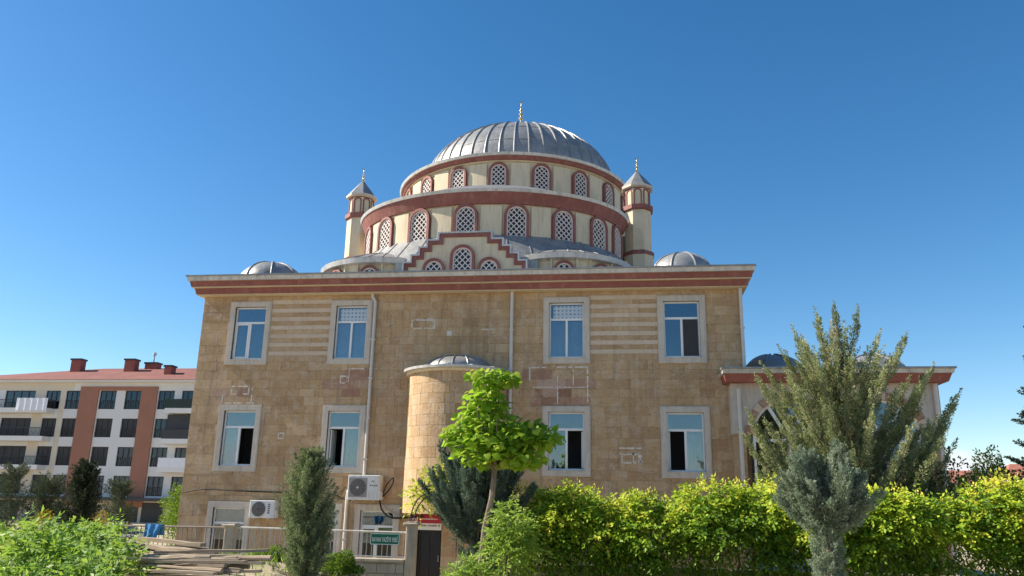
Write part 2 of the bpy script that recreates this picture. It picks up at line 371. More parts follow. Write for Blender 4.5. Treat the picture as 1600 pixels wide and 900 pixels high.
# white mortar traces round replaced stones
def mortar(rects, strips):
    m = MB()
    for x0, x1, z0, z1 in rects:
        for a, b, c, d in ((x0, x1, z0, z0+.045), (x0, x1, z1-.045, z1), (x0, x0+.045, z0+.045, z1-.045), (x1-.045, x1, z0+.045, z1-.045)): strips = strips+[(a, b, c, d)]
    for x0, x1, z0, z1 in strips:        # ragged strip
        hor = (x1-x0) > (z1-z0); k = max(3, int(max(x1-x0, z1-z0)/.07))
        for j in range(k):
            if random.random() < .16: continue
            w = random.uniform(.5, 1.25)
            if hor: a = x0+(x1-x0)*j/k; b = x0+(x1-x0)*(j+1)/k; c = (z0+z1)/2; hh = (z1-z0)/2*w; m.box(a, b, F-.007, F+.01, c-hh, c+hh)
            else: a = z0+(z1-z0)*j/k; b = z0+(z1-z0)*(j+1)/k; c = (x0+x1)/2; hh = (x1-x0)/2*w; m.box(c-hh, c+hh, F-.007, F+.01, a, b)
    return m.build('mortar_trace', 'concrete', facade)
MATS['mortar'] = plain('mortar', (.74, .68, .60), .9, .12, 9)
for rects, strips in [([(-6.93, -6.12, 7.28, 7.60)], [(-6.9, -6.2, 7.60, 7.63)]),
                      ([(-13.05, -12.4, 5.08, 5.38)], [(-13.35, -12.2, 4.78, 4.82), (-13.35, -13.31, 4.8, 5.05), (-12.32, -12.28, 4.78, 5.3)]),
                      ([(-9.27, -9.0, 5.45, 5.72)], [(-9.0, -8.27, 5.93, 5.97), (-8.98, -8.95, 5.5, 5.95), (-8.45, -8.0, 5.93, 5.96)]),
                      ([], [(-2.98, -2.4, 5.95, 5.99), (-2.05, -1.05, 5.96, 6.0), (-1.10, -1.05, 4.85, 5.97), (-2.95, -2.91, 5.55, 5.97), (-1.55, -1.51, 5.4, 5.9), (-2.05, -2.01, 4.8, 5.7), (-2.9, -1.1, 5.32, 5.35)]),
                      ([(-.05, .55, 2.98, 3.28)], [(-.12, .58, 3.42, 3.47), (.3, .34, 3.0, 3.3), (.45, .58, 3.0, 3.24), (-.10, .5, 3.26, 3.30)]),
                      ([(-11.25, -11.03, 3.62, 3.84)], []), ([], [(-4.55, -3.95, 7.23, 7.26), (-5.7, -5.55, 7.05, 7.2)])]:
    o = mortar(rects, strips); o.data.materials[0] = MATS['mortar']; o['kind'] = 'stuff'
# --- basement door and its lintel
m = MB(); m.box(DOOR[0], DOOR[1], F+.2, F+.25, -1.1, .88); door = m.build('door', 'black_metal', mosque)
m = MB(); m.box(DOOR[0]+.06, DOOR[0]+.1, F+.17, F+.2, -.9, .8); m.box(-6.06, -6.02, F+.18, F+.2, -1.0, .8); m.box(DOOR[1]-.1, DOOR[1]-.06, F+.17, F+.2, -.9, .8); m.build('door_rail', 'black_metal', door)
m = MB(); m.tube([(-5.72, F+.17, -.05), (-5.72, F+.12, -.05), (-5.72, F+.12, .12), (-5.72, F+.17, .12)], .012, 6); m.build('handle', 'fascia', door)
m = MB(); m.box(-5.58, -3.2, F-.05, F-.012, -1.1, -.38); m.build('plinth', 'wall_block', mosque)
# --- windows of the facade
def window(x0, x1, z0, z1, left, right, top='glass', tw=.30):
    s = MB(); a = [(x0, z0), (x1, z0), (x1, z1), (x0, z1)]; b = [(x0+S, z0+S), (x1-S, z0+S), (x1-S, z1-S), (x0+S, z1-S)]
    c1 = [(x0+.03, z0+.03), (x1-.03, z0+.03), (x1-.03, z1-.03), (x0+.03, z1-.03)]
    s.ring(c1, b, F-.045, F+.14, True); s.ring(a, c1, F-.03, F+.05, True)
    w = s.build('window', 'frame_stone', mosque)
    X0, X1, Z0, Z1 = x0+S, x1-S, z0+S, z1-S; t = .055; zt = Z1-(Z1-Z0)*tw; xm = (X0+X1)/2; yf, yb = F+.075, F+.135
    fr = MB()
    for q in ((X0, X0+t, Z0, Z1), (X1-t, X1, Z0, Z1), (X0+t, X1-t, Z1-t, Z1), (X0+t, X1-t, Z0, Z0+t), (X0+t, X1-t, zt-.035, zt+.035), (xm-.035, xm+.035, Z0+t, zt-.035)): fr.box(q[0], q[1], yf, yb, q[2], q[3])
    fr.build('frame', 'pvc', w)
    si = MB(); si.box(X0-.01, X1+.01, F-.06, F+.07, Z0-.035, Z0-.002); si.build('sill', 'frame_stone', w)
    rm = MB(); rm.box(X0-.3, X1+.3, F+.42, F+2.2, Z0-.6, Z1+.2); rm.f = [tuple(reversed(q)) for q in rm.f if q != (0, 1, 5, 4)]; rm.t = rm.t[:len(rm.f)]; rm.build('interior', 'dark_room', w)
    def sash(kind, a, b, c, d):
        if kind == 'open':      # hinged sash swung inwards, insect screen rail left in the opening
            q = MB(); xx = a+.03 if a < xm-.2 else b-.03
            q.box(xx-.02, xx+.02, yb+.03, yb+.5, c+.02, d-.02); q.build('open_sash', 'pvc', w); return
        q = MB(); q.box(a, b, yb-.035, yb-.03, c, d); q.build('pane', 'glass', w)
        if kind == 'sash':
            q = MB(); e = .045; q.ring([(a, c), (b, c), (b, d), (a, d)], [(a+e, c+e), (b-e, c+e), (b-e, d-e), (a+e, d-e)], yf-.012, yf+.03, True); q.build('sash', 'pvc', w)
        if kind == 'screen':
            q = MB(); q.box(a, b, yf+.01, yf+.014, c, d); q.build('insect_screen', 'shutter', w)
            q = MB(); e = .03; q.ring([(a, c), (b, c), (b, d), (a, d)], [(a+e, c+e), (b-e, c+e), (b-e, d-e), (a+e, d-e)], yf-.01, yf+.01, True); q.build('screen_frame', 'ac_dark', w)
        if kind in ('curtain', 'film'):
            q = MB(); k = 14
            for j in range(k):
                u0 = a+(b-a)*j/k; u1 = a+(b-a)*(j+1)/k; o0 = .02*(j % 2); o1 = .02*((j+1) % 2)
                q.face([(u0, yb+.12+o0, c-.05), (u1, yb+.12+o1, c-.05), (u1, yb+.12+o1, d), (u0, yb+.12+o0, d)])
            if kind == 'curtain': q.build('curtain', 'curtain', w)
        if kind == 'film':
            q = MB(); q.box(a+.08, b, yb-.05, yb-.046, c, d-.04); q.build('printed_film', 'film', w)
    sash(top, X0+t, X1-t, zt+.035, Z1-t); sash(left, X0+t, xm-.035, Z0+t, zt-.035); sash(right, xm+.035, X1-t, Z0+t, zt-.035)
    return w
spec = [('sash', 'glass', 'glass'), ('curtain', 'curtain', 'film'), ('curtain', 'curtain', 'film'), ('glass', 'screen', 'glass'),
        ('curtain', 'open', 'glass'), ('open', 'curtain', 'glass'), ('glass', 'open', 'glass'), ('open', 'curtain', 'glass'),
        ('glass', 'glass', 'curtain'), ('glass', 'glass', 'curtain'), ('sash', 'glass', 'glass')]
for wv, sp in zip(wins, spec): window(*wv, sp[0], sp[1], sp[2], .27 if wv[2] < 0 else .30)
# --- main cornice and flat roof
def slabs(name, mat, lst, x0=XL, x1=XR, y0=F, y1=50):
    m = MB()
    for za, zb, oa, ob in lst:
        i = len(m.v)
        for zz, o in ((za, oa), (zb, ob)): m.v += [(x0-o*.8, y0-o*1.7, zz), (x1+o*.8, y0-o*1.7, zz), (x1+o*.8, y1+o, zz), (x0-o*.8, y1+o, zz)]
        for q in ((3, 2, 1, 0), (4, 5, 6, 7), (0, 1, 5, 4), (1, 2, 6, 5), (2, 3, 7, 6), (3, 0, 4, 7)): m.f.append(tuple(a+i for a in q)); m.t.append(.5)
    return m.build(name, mat, mosque)
cor = slabs('cornice', 'red_paint', [(8.515, 8.70, .20, .24), (8.73, 8.90, .32, .36)])
slabs('cornice_line', 'cream', [(8.485, 8.515, .17, .17), (8.70, 8.73, .30, .30)])
slabs('fascia', 'fascia', [(8.90, 9.035, .41, .43)])
slabs('gutter', 'lead', [(9.035, 9.08, .46, .46)])
# --- drainpipes
def pipe(pts, r=.055, name='drainpipe'):
    o = MB().tube(pts, r, 10).build(name, 'pipe', mosque, True)
    for a, b in zip(pts, pts[1:]):
        if abs(a[2]-b[2]) > 1.5:
            for k in range(1, int(abs(a[2]-b[2])/1.4)+1):
                z = max(a[2], b[2])-1.3*k
                if z > min(a[2], b[2])+.2: MB().box(a[0]-.075, a[0]+.075, a[1]-.062, a[1]+.1, z-.02, z+.02).build('pipe_clip', 'pipe', o)
    return o
PY = F-.085
pipe([(-8.30, PY, 8.50), (-8.30, PY, 8.38), (-8.19, PY, 8.22), (-8.19, PY, 2.45), (-8.19, PY, 2.35), (-8.70, PY, 1.98), (-8.70, PY, 1.85), (-8.70, PY, -.9)])
pipe([(-3.54, PY, 8.50), (-3.54, PY, -.9)]); pipe([(3.78, PY, 8.50), (3.78, PY, 5.8)])
# --- apse bay over the door
m = MB(); BZ0, BZ1 = 1.38, 5.62
m.lathe([(BAYR-.03, BZ0), (BAYR-.03, BZ1)], XC, F, 40, -PI/2, PI/2); m.lathe([(0, BZ0), (BAYR-.03, BZ0)], XC, F, 40, -PI/2, PI/2)
bay = m.build('apse_bay', 'stone', mosque, True)
z = BZ0; row = 0
while z < BZ1-.01:
    z1 = min(BZ1, z+.325)
    if BZ1-z1 < .1: z1 = BZ1
    a = -PI/2-(.12 if row % 2 else 0)
    while a < PI/2-.01:
        a2 = min(PI/2, a+random.choice((.2, .28, .34))); 
        if PI/2-a2 < .1: a2 = PI/2
        mb = MB(); t = random.gauss(.55, .2); ro = BAYR+random.uniform(-.003, .003); n_ = 4; ja = .0022; aa = max(a, -PI/2)+ja; bb = a2-ja
        for k in range(n_):
            q0 = aa+(bb-aa)*k/n_; q1 = aa+(bb-aa)*(k+1)/n_
            P = lambda r, q, zz: (XC+r*math.sin(q), F-r*math.cos(q), zz)
            mb.face([P(ro, q0, z+J), P(ro, q1, z+J), P(ro, q1, z1-J), P(ro, q0, z1-J)], t)
            mb.face([P(ro, q0, z1-J), P(ro, q1, z1-J), P(ro-.04, q1, z1-J), P(ro-.04, q0, z1-J)], t); mb.face([P(ro-.04, q0, z+J), P(ro-.04, q1, z+J), P(ro, q1, z+J), P(ro, q0, z+J)], t)
        mb.face([P(ro, aa, z+J), P(ro, aa, z1-J), P(ro-.04, aa, z1-J), P(ro-.04, aa, z+J)], t); mb.face([P(ro, bb, z+J), P(ro-.04, bb, z+J), P(ro-.04, bb, z1-J), P(ro, bb, z1-J)], t)
        mb.build('stone_block', 'stone', bay, True); a = a2
    z = z1; row += 1
MB().lathe([(BAYR, BZ1), (BAYR+.06, BZ1), (BAYR+.1, BZ1+.06), (BAYR+.1, BZ1+.09), (BAYR-.1, BZ1+.09)], XC, F, 40, -PI/2, PI/2).build('bay_moulding', 'cream', bay)
MB().lathe([(BAYR-.1, BZ1+.09), (BAYR+.19, BZ1+.09), (BAYR+.2, BZ1+.17), (BAYR+.05, BZ1+.19)], XC, F, 40, -PI/2, PI/2).build('bay_gutter', 'fascia', bay)
bz = BZ1+.18; prof = [((BAYR-.5)*math.cos(t), bz+.08+.46*math.sin(t)) for t in np.linspace(0, PI/2, 9)]
bd = MB().lathe([(BAYR+.12, bz), (BAYR-.2, bz+.05)]+prof, XC, F, 24, -PI/2, PI/2).build('bay_dome', 'lead', bay, True)
for k in range(7):
    a = -PI/2+PI*(k+.5)/7; MB().tube([(XC+r*math.sin(a), F-r*math.cos(a), zz+.012) for r, zz in [(BAYR+.1, bz)]+prof[:-1]], .022, 5).build('seam', 'lead', bay)

# --- drums, semi-domes, main dome
def ribbed(name, parent, cx, cy, prof, nr, rr, n=96, a0=0, a1=2*PI, ex=1, ey=1, rib='rib'):
    o = MB().lathe(prof, cx, cy, n, a0, a1, ex, ey).build(name, 'lead', parent, True)
    mesh = None
    for k in range(nr):
        a = a0+(a1-a0)*(k+.5)/nr
        pts = [(cx+ex*r*math.sin(a), cy-ey*r*math.cos(a), zz+rr*.4) for r, zz in prof if r > .12]
        MB().tube(pts, rr, 6).build(rib, 'lead', o)
    return o
def drum_window_meshes(w, h, tag_, fr=.10, pitch=.205, bar=.0165):
    # local frame: x across, -y outward, z up from the sill
    sur = MB().ring(arch(0, 0, w, h), arch(0, 0, w-2*fr, h-fr), -.12, .10).mesh('surround_'+tag_, 'red_paint')
    inner = arch(0, 0, w-2*fr, h-fr, 20); f2 = .05; inn2 = arch(0, f2, w-2*fr-2*f2, h-fr-f2, 20)
    lat = MB().ring(inner, inn2, -.075, -.02); lat.box(-(w/2-fr-f2), w/2-fr-f2, -.075, -.02, 0, f2)
    r = w/2-fr-f2; zs = h-fr-f2-r
    def inside(x, z): return abs(x) <= r and (z >= f2) and (z <= zs or x*x+(z-zs)**2 <= r*r)
    py = pitch*1.05
    for sgn in (1, -1):
        k = -30
        while k < 30:
            c = k*pitch; pts = []     # line x = c + sgn*(z)*pitch/py
            ts = [z for z in np.linspace(0, h, 160) if inside(c+sgn*z*pitch/py*1.0, z)]
            if len(ts) > 1:
                z0, z1 = ts[0], ts[-1]; x0, x1 = c+sgn*z0*pitch/py, c+sgn*z1*pitch/py
                d = Vector((x1-x0, z1-z0)); L = d.length
                if L > .05:
                    d /= L; nx, nz_ = -d.y*bar, d.x*bar
                    lat.prism([(x0-nx, z0-nz_), (x1-nx, z1-nz_), (x1+nx, z1+nz_), (x0+nx, z0+nz_)][::(1 if sgn > 0 else 1)], -.066+.004*sgn, -.028+.004*sgn)
            k += 1
    lat = lat.mesh('lattice_'+tag_, 'lattice_white')
    pan = MB().prism([p for p in inner][::-1], -.026, -.02).mesh('pane_'+tag_, 'dark_glass_solid')
    return sur, lat, pan
n = NT('dark_glass_solid'); n.color((.018, .02, .022)); n.set(Roughness=.15)
def place_window(ms, x, y, z, rot):
    s = obj('drum_window', ms[0], mosque); s.location = (x, y, z); s.rotation_euler = (0, 0, rot)
    obj('lattice', ms[1], s, True); obj('pane', ms[2], s, True); return s
def curved_panels(parent, cx, cy, rx, ry, z0, z1, spans, t=.07, name='wall_panel'):
    for a0, a1 in spans:
        m = MB(); k = 6
        for j in range(k):
            u, v = a0+(a1-a0)*j/k, a0+(a1-a0)*(j+1)/k
            P = lambda a, d, zz: (cx+(rx+d)*math.sin(a), cy-(ry+d)*math.cos(a), zz)
            m.face([P(u, t, z0), P(v, t, z0), P(v, t, z1), P(u, t, z1)]); m.face([P(u, t, z1), P(v, t, z1), P(v, -.05, z1), P(u, -.05, z1)])
        m.face([P(a0, t, z0), P(a0, t, z1), P(a0, -.05, z1), P(a0, -.05, z0)]); m.face([P(a1, t, z1), P(a1, t, z0), P(a1, -.05, z0), P(a1, -.05, z1)])
        m.build(name, 'cream', parent)
UY = 37.0; UX = -5.12; DX = -4.90
# central block under the dome
m = MB(); m.box(-11.2, .7, 32.3, 43.5, 9.08, 12.7); m.build('central_block', 'cream', mosque)
# upper drum
up = MB().lathe([(5.32, 12.6), (5.32, 16.0), (5.40, 16.02), (5.44, 16.06)], UX, UY, 96).build('upper_drum', 'cream', mosque, True)
ms = drum_window_meshes(.86, 1.52, 'upper'); ua = [math.radians(20*k) for k in range(18)]
for a in ua:
    if math.cos(a) > -.2: place_window(ms, UX+5.33*math.sin(a), UY-5.33*math.cos(a), 14.46, a)
curved_panels(up, UX, UY, 5.32, 5.32, 13.6, 15.96, [(math.radians(20*k+5.6), math.radians(20*k+14.4)) for k in range(-5, 5)])
MB().lathe([(5.40, 16.06), (5.50, 16.06), (5.60, 16.22), (5.40, 16.23)], UX, UY, 96).build('cornice', 'red_paint', up, True)
MB().lathe([(5.40, 16.22), (5.66, 16.22), (5.70, 16.34), (5.3, 16.40)], UX, UY, 96).build('fascia', 'fascia', up, True)
DR, DZ, DH = 4.70, 16.46, 3.36
prof = [(5.45, 16.37), (DR+.1, DZ-.01), (DR, DZ)]+[(DR*math.cos(t)**1.0, DZ+.1+(DH-.1)*math.sin(t)) for t in np.linspace(0.02, PI/2, 26)]
dome = ribbed('main_dome', mosque, DX, UY, prof, 44, .045)
for t in (.30, .62, .95):
    MB().tube([(DX+(DR+.004)*math.cos(t)*math.sin(a), UY-(DR+.004)*math.cos(t)*math.cos(a), DZ+.1+(DH-.1)*math.sin(t)) for a in np.linspace(0, 2*PI, 89)], .014, 5, cap=False).build('sheet_joint', 'lead', dome)
def finial(parent, cx, cy, z, s, name='finial'):
    pr = [(.05, 0), (.05, .12), (.16, .22), (.17, .28), (.06, .38), (.05, .44), (.14, .52), (.145, .57), (.05, .66), (.045, .72), (.11, .79), (.11, .83), (.04, .90), (.035, .96), (.08, 1.0), (.03, 1.08), (.015, 1.35), (0, 1.36)]
    f = MB().lathe([(r*s, z+q*s) for r, q in pr], cx, cy, 14).build(name, 'gold', parent, True)
    k = 20; zc = z+1.52*s; o = []; i_ = []
    for j in range(k+1):
        a = R(-90+42)+R(360-84)*j/k - R(0); a = -PI/2-R(138)+R(276)*j/k
        o.append((cx+.17*s*math.cos(a), zc+.17*s*math.sin(a))); w = .055*s*math.sin(PI*j/k)+.002; i_.append((cx+(.17*s-w)*math.cos(a), zc+(.17*s-w)*math.sin(a)))
    MB().ring(o, i_, cy-.015*s, cy+.015*s).build('crescent', 'gold', f)
MB().tube([(DX, UY, 19.75), (DX, UY, 20.7)], .05, 10).build('finial_pole', 'gold', dome, True); finial(dome, DX, UY, 20.58, .8)
# lower half-drum
LY, LX = 31.5, 5.25
low = MB().lathe([(1, 9.1), (1, 12.44), (1.012, 12.48)], XC, LY, 64, -PI/2, PI/2, 5.28, 3.9).build('lower_drum', 'cream', mosque, True)
ms = drum_window_meshes(.93, 1.42, 'lower')
LA = [-64.5, -45.5, -25, -4.3, 16.2, 36.7, 56.5, 74]
def lowpt(a, d=0): return XC+(5.28+d)*math.sin(a), LY-(3.9+d)*math.cos(a), math.atan2(math.sin(a)/5.28, math.cos(a)/3.9)
for a in LA: x, y, rz = lowpt(R(a), .02); place_window(ms, x, y, 11.08, rz)
curved_panels(low, XC, LY, 5.28, 3.9, 10.2, 12.43, [(R(p+6.0), R(q-6.0)) for p, q in zip([-86]+LA, LA+[90]) if q-p > 13])
def ell(name, mat, par, prof):     # prof: (offset, z)
    m = MB(); k = 64; L = []
    for j in range(k+1):
        a = -PI/2+PI*j/k; L.append([(XC+(5.28+o)*math.sin(a), LY-(3.9+o)*math.cos(a), zz) for o, zz in prof])
    for j in range(k):
        for q in range(len(prof)-1): m.face([L[j][q], L[j+1][q], L[j+1][q+1], L[j][q+1]])
    me = m.mesh(name, mat); 
    import bmesh
    b = bmesh.new(); b.from_mesh(me); bmesh.ops.remove_doubles(b, verts=b.verts, dist=1e-4); b.to_mesh(me); b.free()
    me.polygons.foreach_set('use_smooth', [True]*len(me.polygons)); me.set_sharp_from_angle(angle=R(30))
    return obj(name, me, par)
ell('cornice', 'red_paint', low, [(.03, 12.48), (.12, 12.48), (.31, 12.89), (.05, 12.90)])
ell('fascia', 'fascia', low, [(.1, 12.89), (.34, 12.89), (.38, 13.01), (.2, 13.05)])
MB().lathe([(1.06, 13.04), (.9, 13.35), (.7, 13.75), (.4, 14.1), (0, 14.25)], XC, LY, 64, -PI/2, PI/2, 5.28, 3.9).build('semi_dome', 'lead', low, True)
# lead skirt roof round the half-drum with standing seams
SK = [(.04, 11.30), (1.0, 10.15), (1.02, 9.1)]
sk = ell('skirt_roof', 'lead', mosque, SK)
for j in range(22):
    a = -PI/2+PI*(j+.5)/22; P = lambda o, zz: (XC+(5.28+o)*math.sin(a), LY-(3.9+o)*math.cos(a), zz+.012)
    MB().tube([P(*SK[0]), P(*SK[1])], .018, 5).build('seam', 'lead', sk)
# exedrae
def exedra(cx, cy, angs, span):
    a0, a1 = R(span[0]), R(span[1])
    e = MB().lathe([(2.36, 9.08), (2.36, 9.98), (2.42, 10.02)], cx, cy, 40, a0, a1).build('exedra', 'cream', mosque, True)
    MB().lathe([(2.40, 10.02), (2.58, 10.06), (2.62, 10.24), (2.5, 10.28)], cx, cy, 40, a0, a1).build('fascia', 'fascia', e, True)
    ribbed('semi_dome', e, cx, cy, [(2.56, 10.27), (2.2, 10.42), (1.6, 10.68), (1.0, 10.9), (.5, 11.02), (.14, 11.06), (0, 11.06)], 12, .02, 36, a0, a1, rib='seam')
    for a in angs:
        a = R(a); place_window(MSX, cx+2.37*math.sin(a), cy-2.37*math.cos(a), 8.9, a)
        P = MB(); w = .48
        P.box(-w, -w+.05, -.05, .05, 0, 1.14); P.box(w-.05, w, -.05, .05, 0, 1.14); P.box(-w, w, -.05, .05, 1.14, 1.19)
        o = obj('window_label', P.mesh('window_label', 'cream'), e); o.matrix_parent_inverse = wm(e).inverted(); o.location = (cx+2.37*math.sin(a), cy-2.37*math.cos(a), 8.9); o.rotation_euler = (0, 0, a)
    return e
MSX = drum_window_meshes(.74, 1.08, 'exedra', fr=.09)
exedra(-2.1, 29.2, (4, 37, 68), (-48, 100)); exedra(-9.0, 29.3, (-62, -35, 0), (-100, 40))
for a, b in ((-8.0, -7.45), (-3.35, -2.85)): MB().box(a, b, 26.75, 28.6, 9.08, 10.02).build('parapet_cladding', 'lead', mosque)
# stepped gable
GX = -5.38; st = [(2.16, 9.83), (1.88, 10.10), (1.6, 10.38), (1.32, 10.64), (.92, 10.90)]
def steps(st, zb):
    p = [(GX-st[0][0], zb)]
    for i, (w, zz) in enumerate(st):
        p.append((GX-w, zz))
        if i+1 < len(st): p.append((GX-st[i+1][0], zz))
    q = [(2*GX-x, zz) for x, zz in reversed(p)]
    return p+q
poly = steps(st, 9.08)[::-1]
gable = MB().prism(poly, 26.30, 26.56).build('stepped_gable', 'cream', mosque)
o_ = steps(st, 9.08); i_ = steps([(w-.13, zz-.13) for w, zz in st], 9.08)
MB().ring(o_, i_, 26.24, 26.30).build('gable_band', 'red_paint', gable)
o2 = steps([(w+.06, zz+.055) for w, zz in st], 9.08); MB().ring(o2, steps([(w+.002, zz+.002) for w, zz in st], 9.08), 26.20, 26.60).build('gable_coping', 'fascia', gable)
MG1 = drum_window_meshes(.88, 1.42, 'gable_tall'); MG2 = drum_window_meshes(.80, .94, 'gable_side')
place_window(MG1, GX-.07, 26.30, 9.05, 0); place_window(MG2, GX-1.08, 26.30, 9.05, 0); place_window(MG2, GX+.88, 26.30, 9.05, 0)
# corner turrets
def octa(m, cx, cy, prof, n=8): return m.lathe(prof, cx, cy, n, PI/8, PI/8+2*PI)
for tx, ty in ((-11.25, 31.9), (.78, 31.9)):
    tw = octa(MB(), tx, ty, [(.64, 9.08), (.64, 11.65), (.57, 11.7), (.57, 13.56), (.53, 13.8), (.53, 14.56)]).build('turret', 'cream', mosque)
    octa(MB(), tx, ty, [(.57, 11.6), (.67, 11.6), (.67, 11.72), (.57, 11.8)]).build('turret_band', 'red_paint', tw)
    octa(MB(), tx, ty, [(.60, 13.54), (.67, 13.58), (.67, 13.76), (.53, 13.8)]).build('turret_band', 'red_paint', tw)
    octa(MB(), tx, ty, [(.53, 14.52), (.68, 14.56), (.69, 14.65), (.6, 14.69)]).build('turret_eave', 'frame_stone', tw)
    octa(MB(), tx, ty, [(.68, 14.655), (.42, 14.98), (.06, 15.42), (0, 15.44)]).build('turret_roof', 'lead', tw)
    for k in range(8):
        a = k*PI/4; ap = .53*math.cos(PI/8)
        o = MB().ring(arch(0, 0, .34, .70, 8), arch(0, .0, .24, .64, 8), -.03, .05); o.box(-.19, .19, -.035, .03, .70, .76)
        q = obj('niche_trim', o.mesh('niche_trim', 'red_paint'), tw); q.location = (tx+ap*math.sin(a), ty-ap*math.cos(a), 13.8); q.rotation_euler = (0, 0, a)
    finial(tw, tx, ty, 15.38, .46)
# small roof domes
def small_dome(cx, cy, r, zb, h, nr=8, name='small_dome'):
    prof = [(r*1.12, zb), (r, zb+.05)]+[(r*math.cos(t), zb+.05+(h-.05)*math.sin(t)) for t in np.linspace(.05, PI/2, 12)]
    d = ribbed(name, mosque, cx, cy, prof, nr, .035, 32)
    octa(MB(), cx, cy, [(r*1.08, zb-.6), (r*1.08, zb)]).build('dome_base', 'cream', d); return d
small_dome(-13.22, 28.0, 1.22, 9.55, .92); small_dome(2.18, 28.0, 1.10, 9.55, .95)
# --- portico wing at the right
WY = 25.0; WX0, WX1 = 3.28, 9.25
wm_ = MB(); A1, A2, AR, ASZ = 4.92, 7.62, 1.25, 3.86
def wing_wall():
    # plaster sheet with two arched openings, strips between them
    n_ = 20; m = wm_
    for cx in (A1, A2):
        pts = [(cx-AR*math.cos(PI*j/n_), ASZ+AR*math.sin(PI*j/n_)) for j in range(n_+1)]
        for (xa, za), (xb, zb) in zip(pts, pts[1:]): m.face([(xa, WY, za), (xb, WY, zb), (xb, WY, 5.4), (xa, WY, 5.4)])
    for a, b in ((WX0, A1-AR), (A1+AR, A2-AR), (A2+AR, WX1)): m.face([(a, WY, ASZ), (b, WY, ASZ), (b, WY, 5.4), (a, WY, 5.4)])
    m.box(WX1-.3, WX1-.002, WY+.012, 36, ASZ, 5.4); m.box(WX0+.002, WX0+.05, WY+.012, F+.3, ASZ, 5.4)
wing_wall(); wing = wm_.build('portico_wall', 'frame_stone', mosque)
for a, b in ((WX0+.03, A1-AR), (A1+AR, A2-AR), (A2+AR, WX1-.01)): MB().box(a, b, WY+.06, WY+.5, -1.1, ASZ-.001).build('portico_pier', 'stone', mosque)
MB().box(WX1-.28, WX1-.02, WY+.502, 36, -1.1, ASZ-.001).build('portico_side_wall', 'stone', mosque)
for cx in (A1, A2):
    k = 15
    for j in range(k):
        a, b = PI*j/k, PI*(j+1)/k; aa, bb = a+.006, b-.006; rr = (AR+.02, AR-.21); mt = 'rough_stone' if j % 2 == 0 else 'pale_stone'
        mb = MB(); q = [(cx-rr[0]*math.cos(t), ASZ+rr[0]*math.sin(t)) for t in (aa, (aa+bb)/2, bb)]; p = [(cx-rr[1]*math.cos(t), ASZ+rr[1]*math.sin(t)) for t in (aa, (aa+bb)/2, bb)]
        mb.ring(q, p, WY-.03, WY+.3, tone=.4); mb.build('voussoir', mt, wing)
    ri = AR-.21; w = MB(); no = 24; o = [(cx-ri, .4)]+[(cx-ri*math.cos(PI*j/no), ASZ+ri*math.sin(PI*j/no)) for j in range(no+1)]+[(cx+ri, .4)]; rj = ri-.07
    i2 = [(cx-rj, .4)]+[(cx-rj*math.cos(PI*j/no), ASZ+rj*math.sin(PI*j/no)) for j in range(no+1)]+[(cx+rj, .4)]
    w.ring(o, i2, WY+.10, WY+.18); w.box(cx-rj, cx+rj, WY+.10, WY+.17, ASZ-.2, ASZ-.12)
    w.prism([(cx-.05, ASZ-.12), (cx+.05, ASZ-.12), (cx-.52, ASZ+.90), (cx-.60, ASZ+.84)], WY+.11, WY+.17); w.prism([(cx-.05, ASZ-.12), (cx+.05, ASZ-.12), (cx+.60, ASZ+.84), (cx+.52, ASZ+.90)], WY+.11, WY+.17)
    w.box(cx-.04, cx+.04, WY+.10, WY+.17, .4, ASZ-.2)
    aw = w.build('arched_window', 'pvc', mosque)
    MB().prism(i2[::-1], WY+.14, WY+.145).build('pane', 'wing_glass', aw)
    q = MB(); q.box(cx-1.3, cx+1.3, WY+.7, WY+4, .2, 5.2); q.f = [f for f in q.f if f != (0, 1, 5, 4)]; q.t = q.t[:len(q.f)]; q.build('interior', 'curtain', aw)
m = MB(); m.box(WX0+.001, A1-AR-.05, WY-.03, WY+.0, ASZ+.02, 5.38); m.build('pilaster_panel', 'frame_stone', wing)
for lst, nm, mt in (([(5.40, 5.62, .22, .30)], 'portico_cornice', 'red_paint'), ([(5.62, 5.74, .34, .36)], 'portico_fascia', 'fascia'), ([(5.74, 5.79, .40, .40)], 'portico_gutter', 'lead')):
    slabs(nm, mt, lst, WX0, WX1, WY, 36)
pipe([(3.50, WY-.1, 5.22), (3.50, WY-.1, -.9)], .06); pipe([(9.12, WY-.09, 5.35), (9.12, WY-.09, -.9)], .06)
small_dome(5.1, 28.0, 1.15, 5.75, 1.05, 8, 'portico_dome'); small_dome(8.35, 28.0, 1.15, 5.75, 1.05, 8, 'portico_dome')

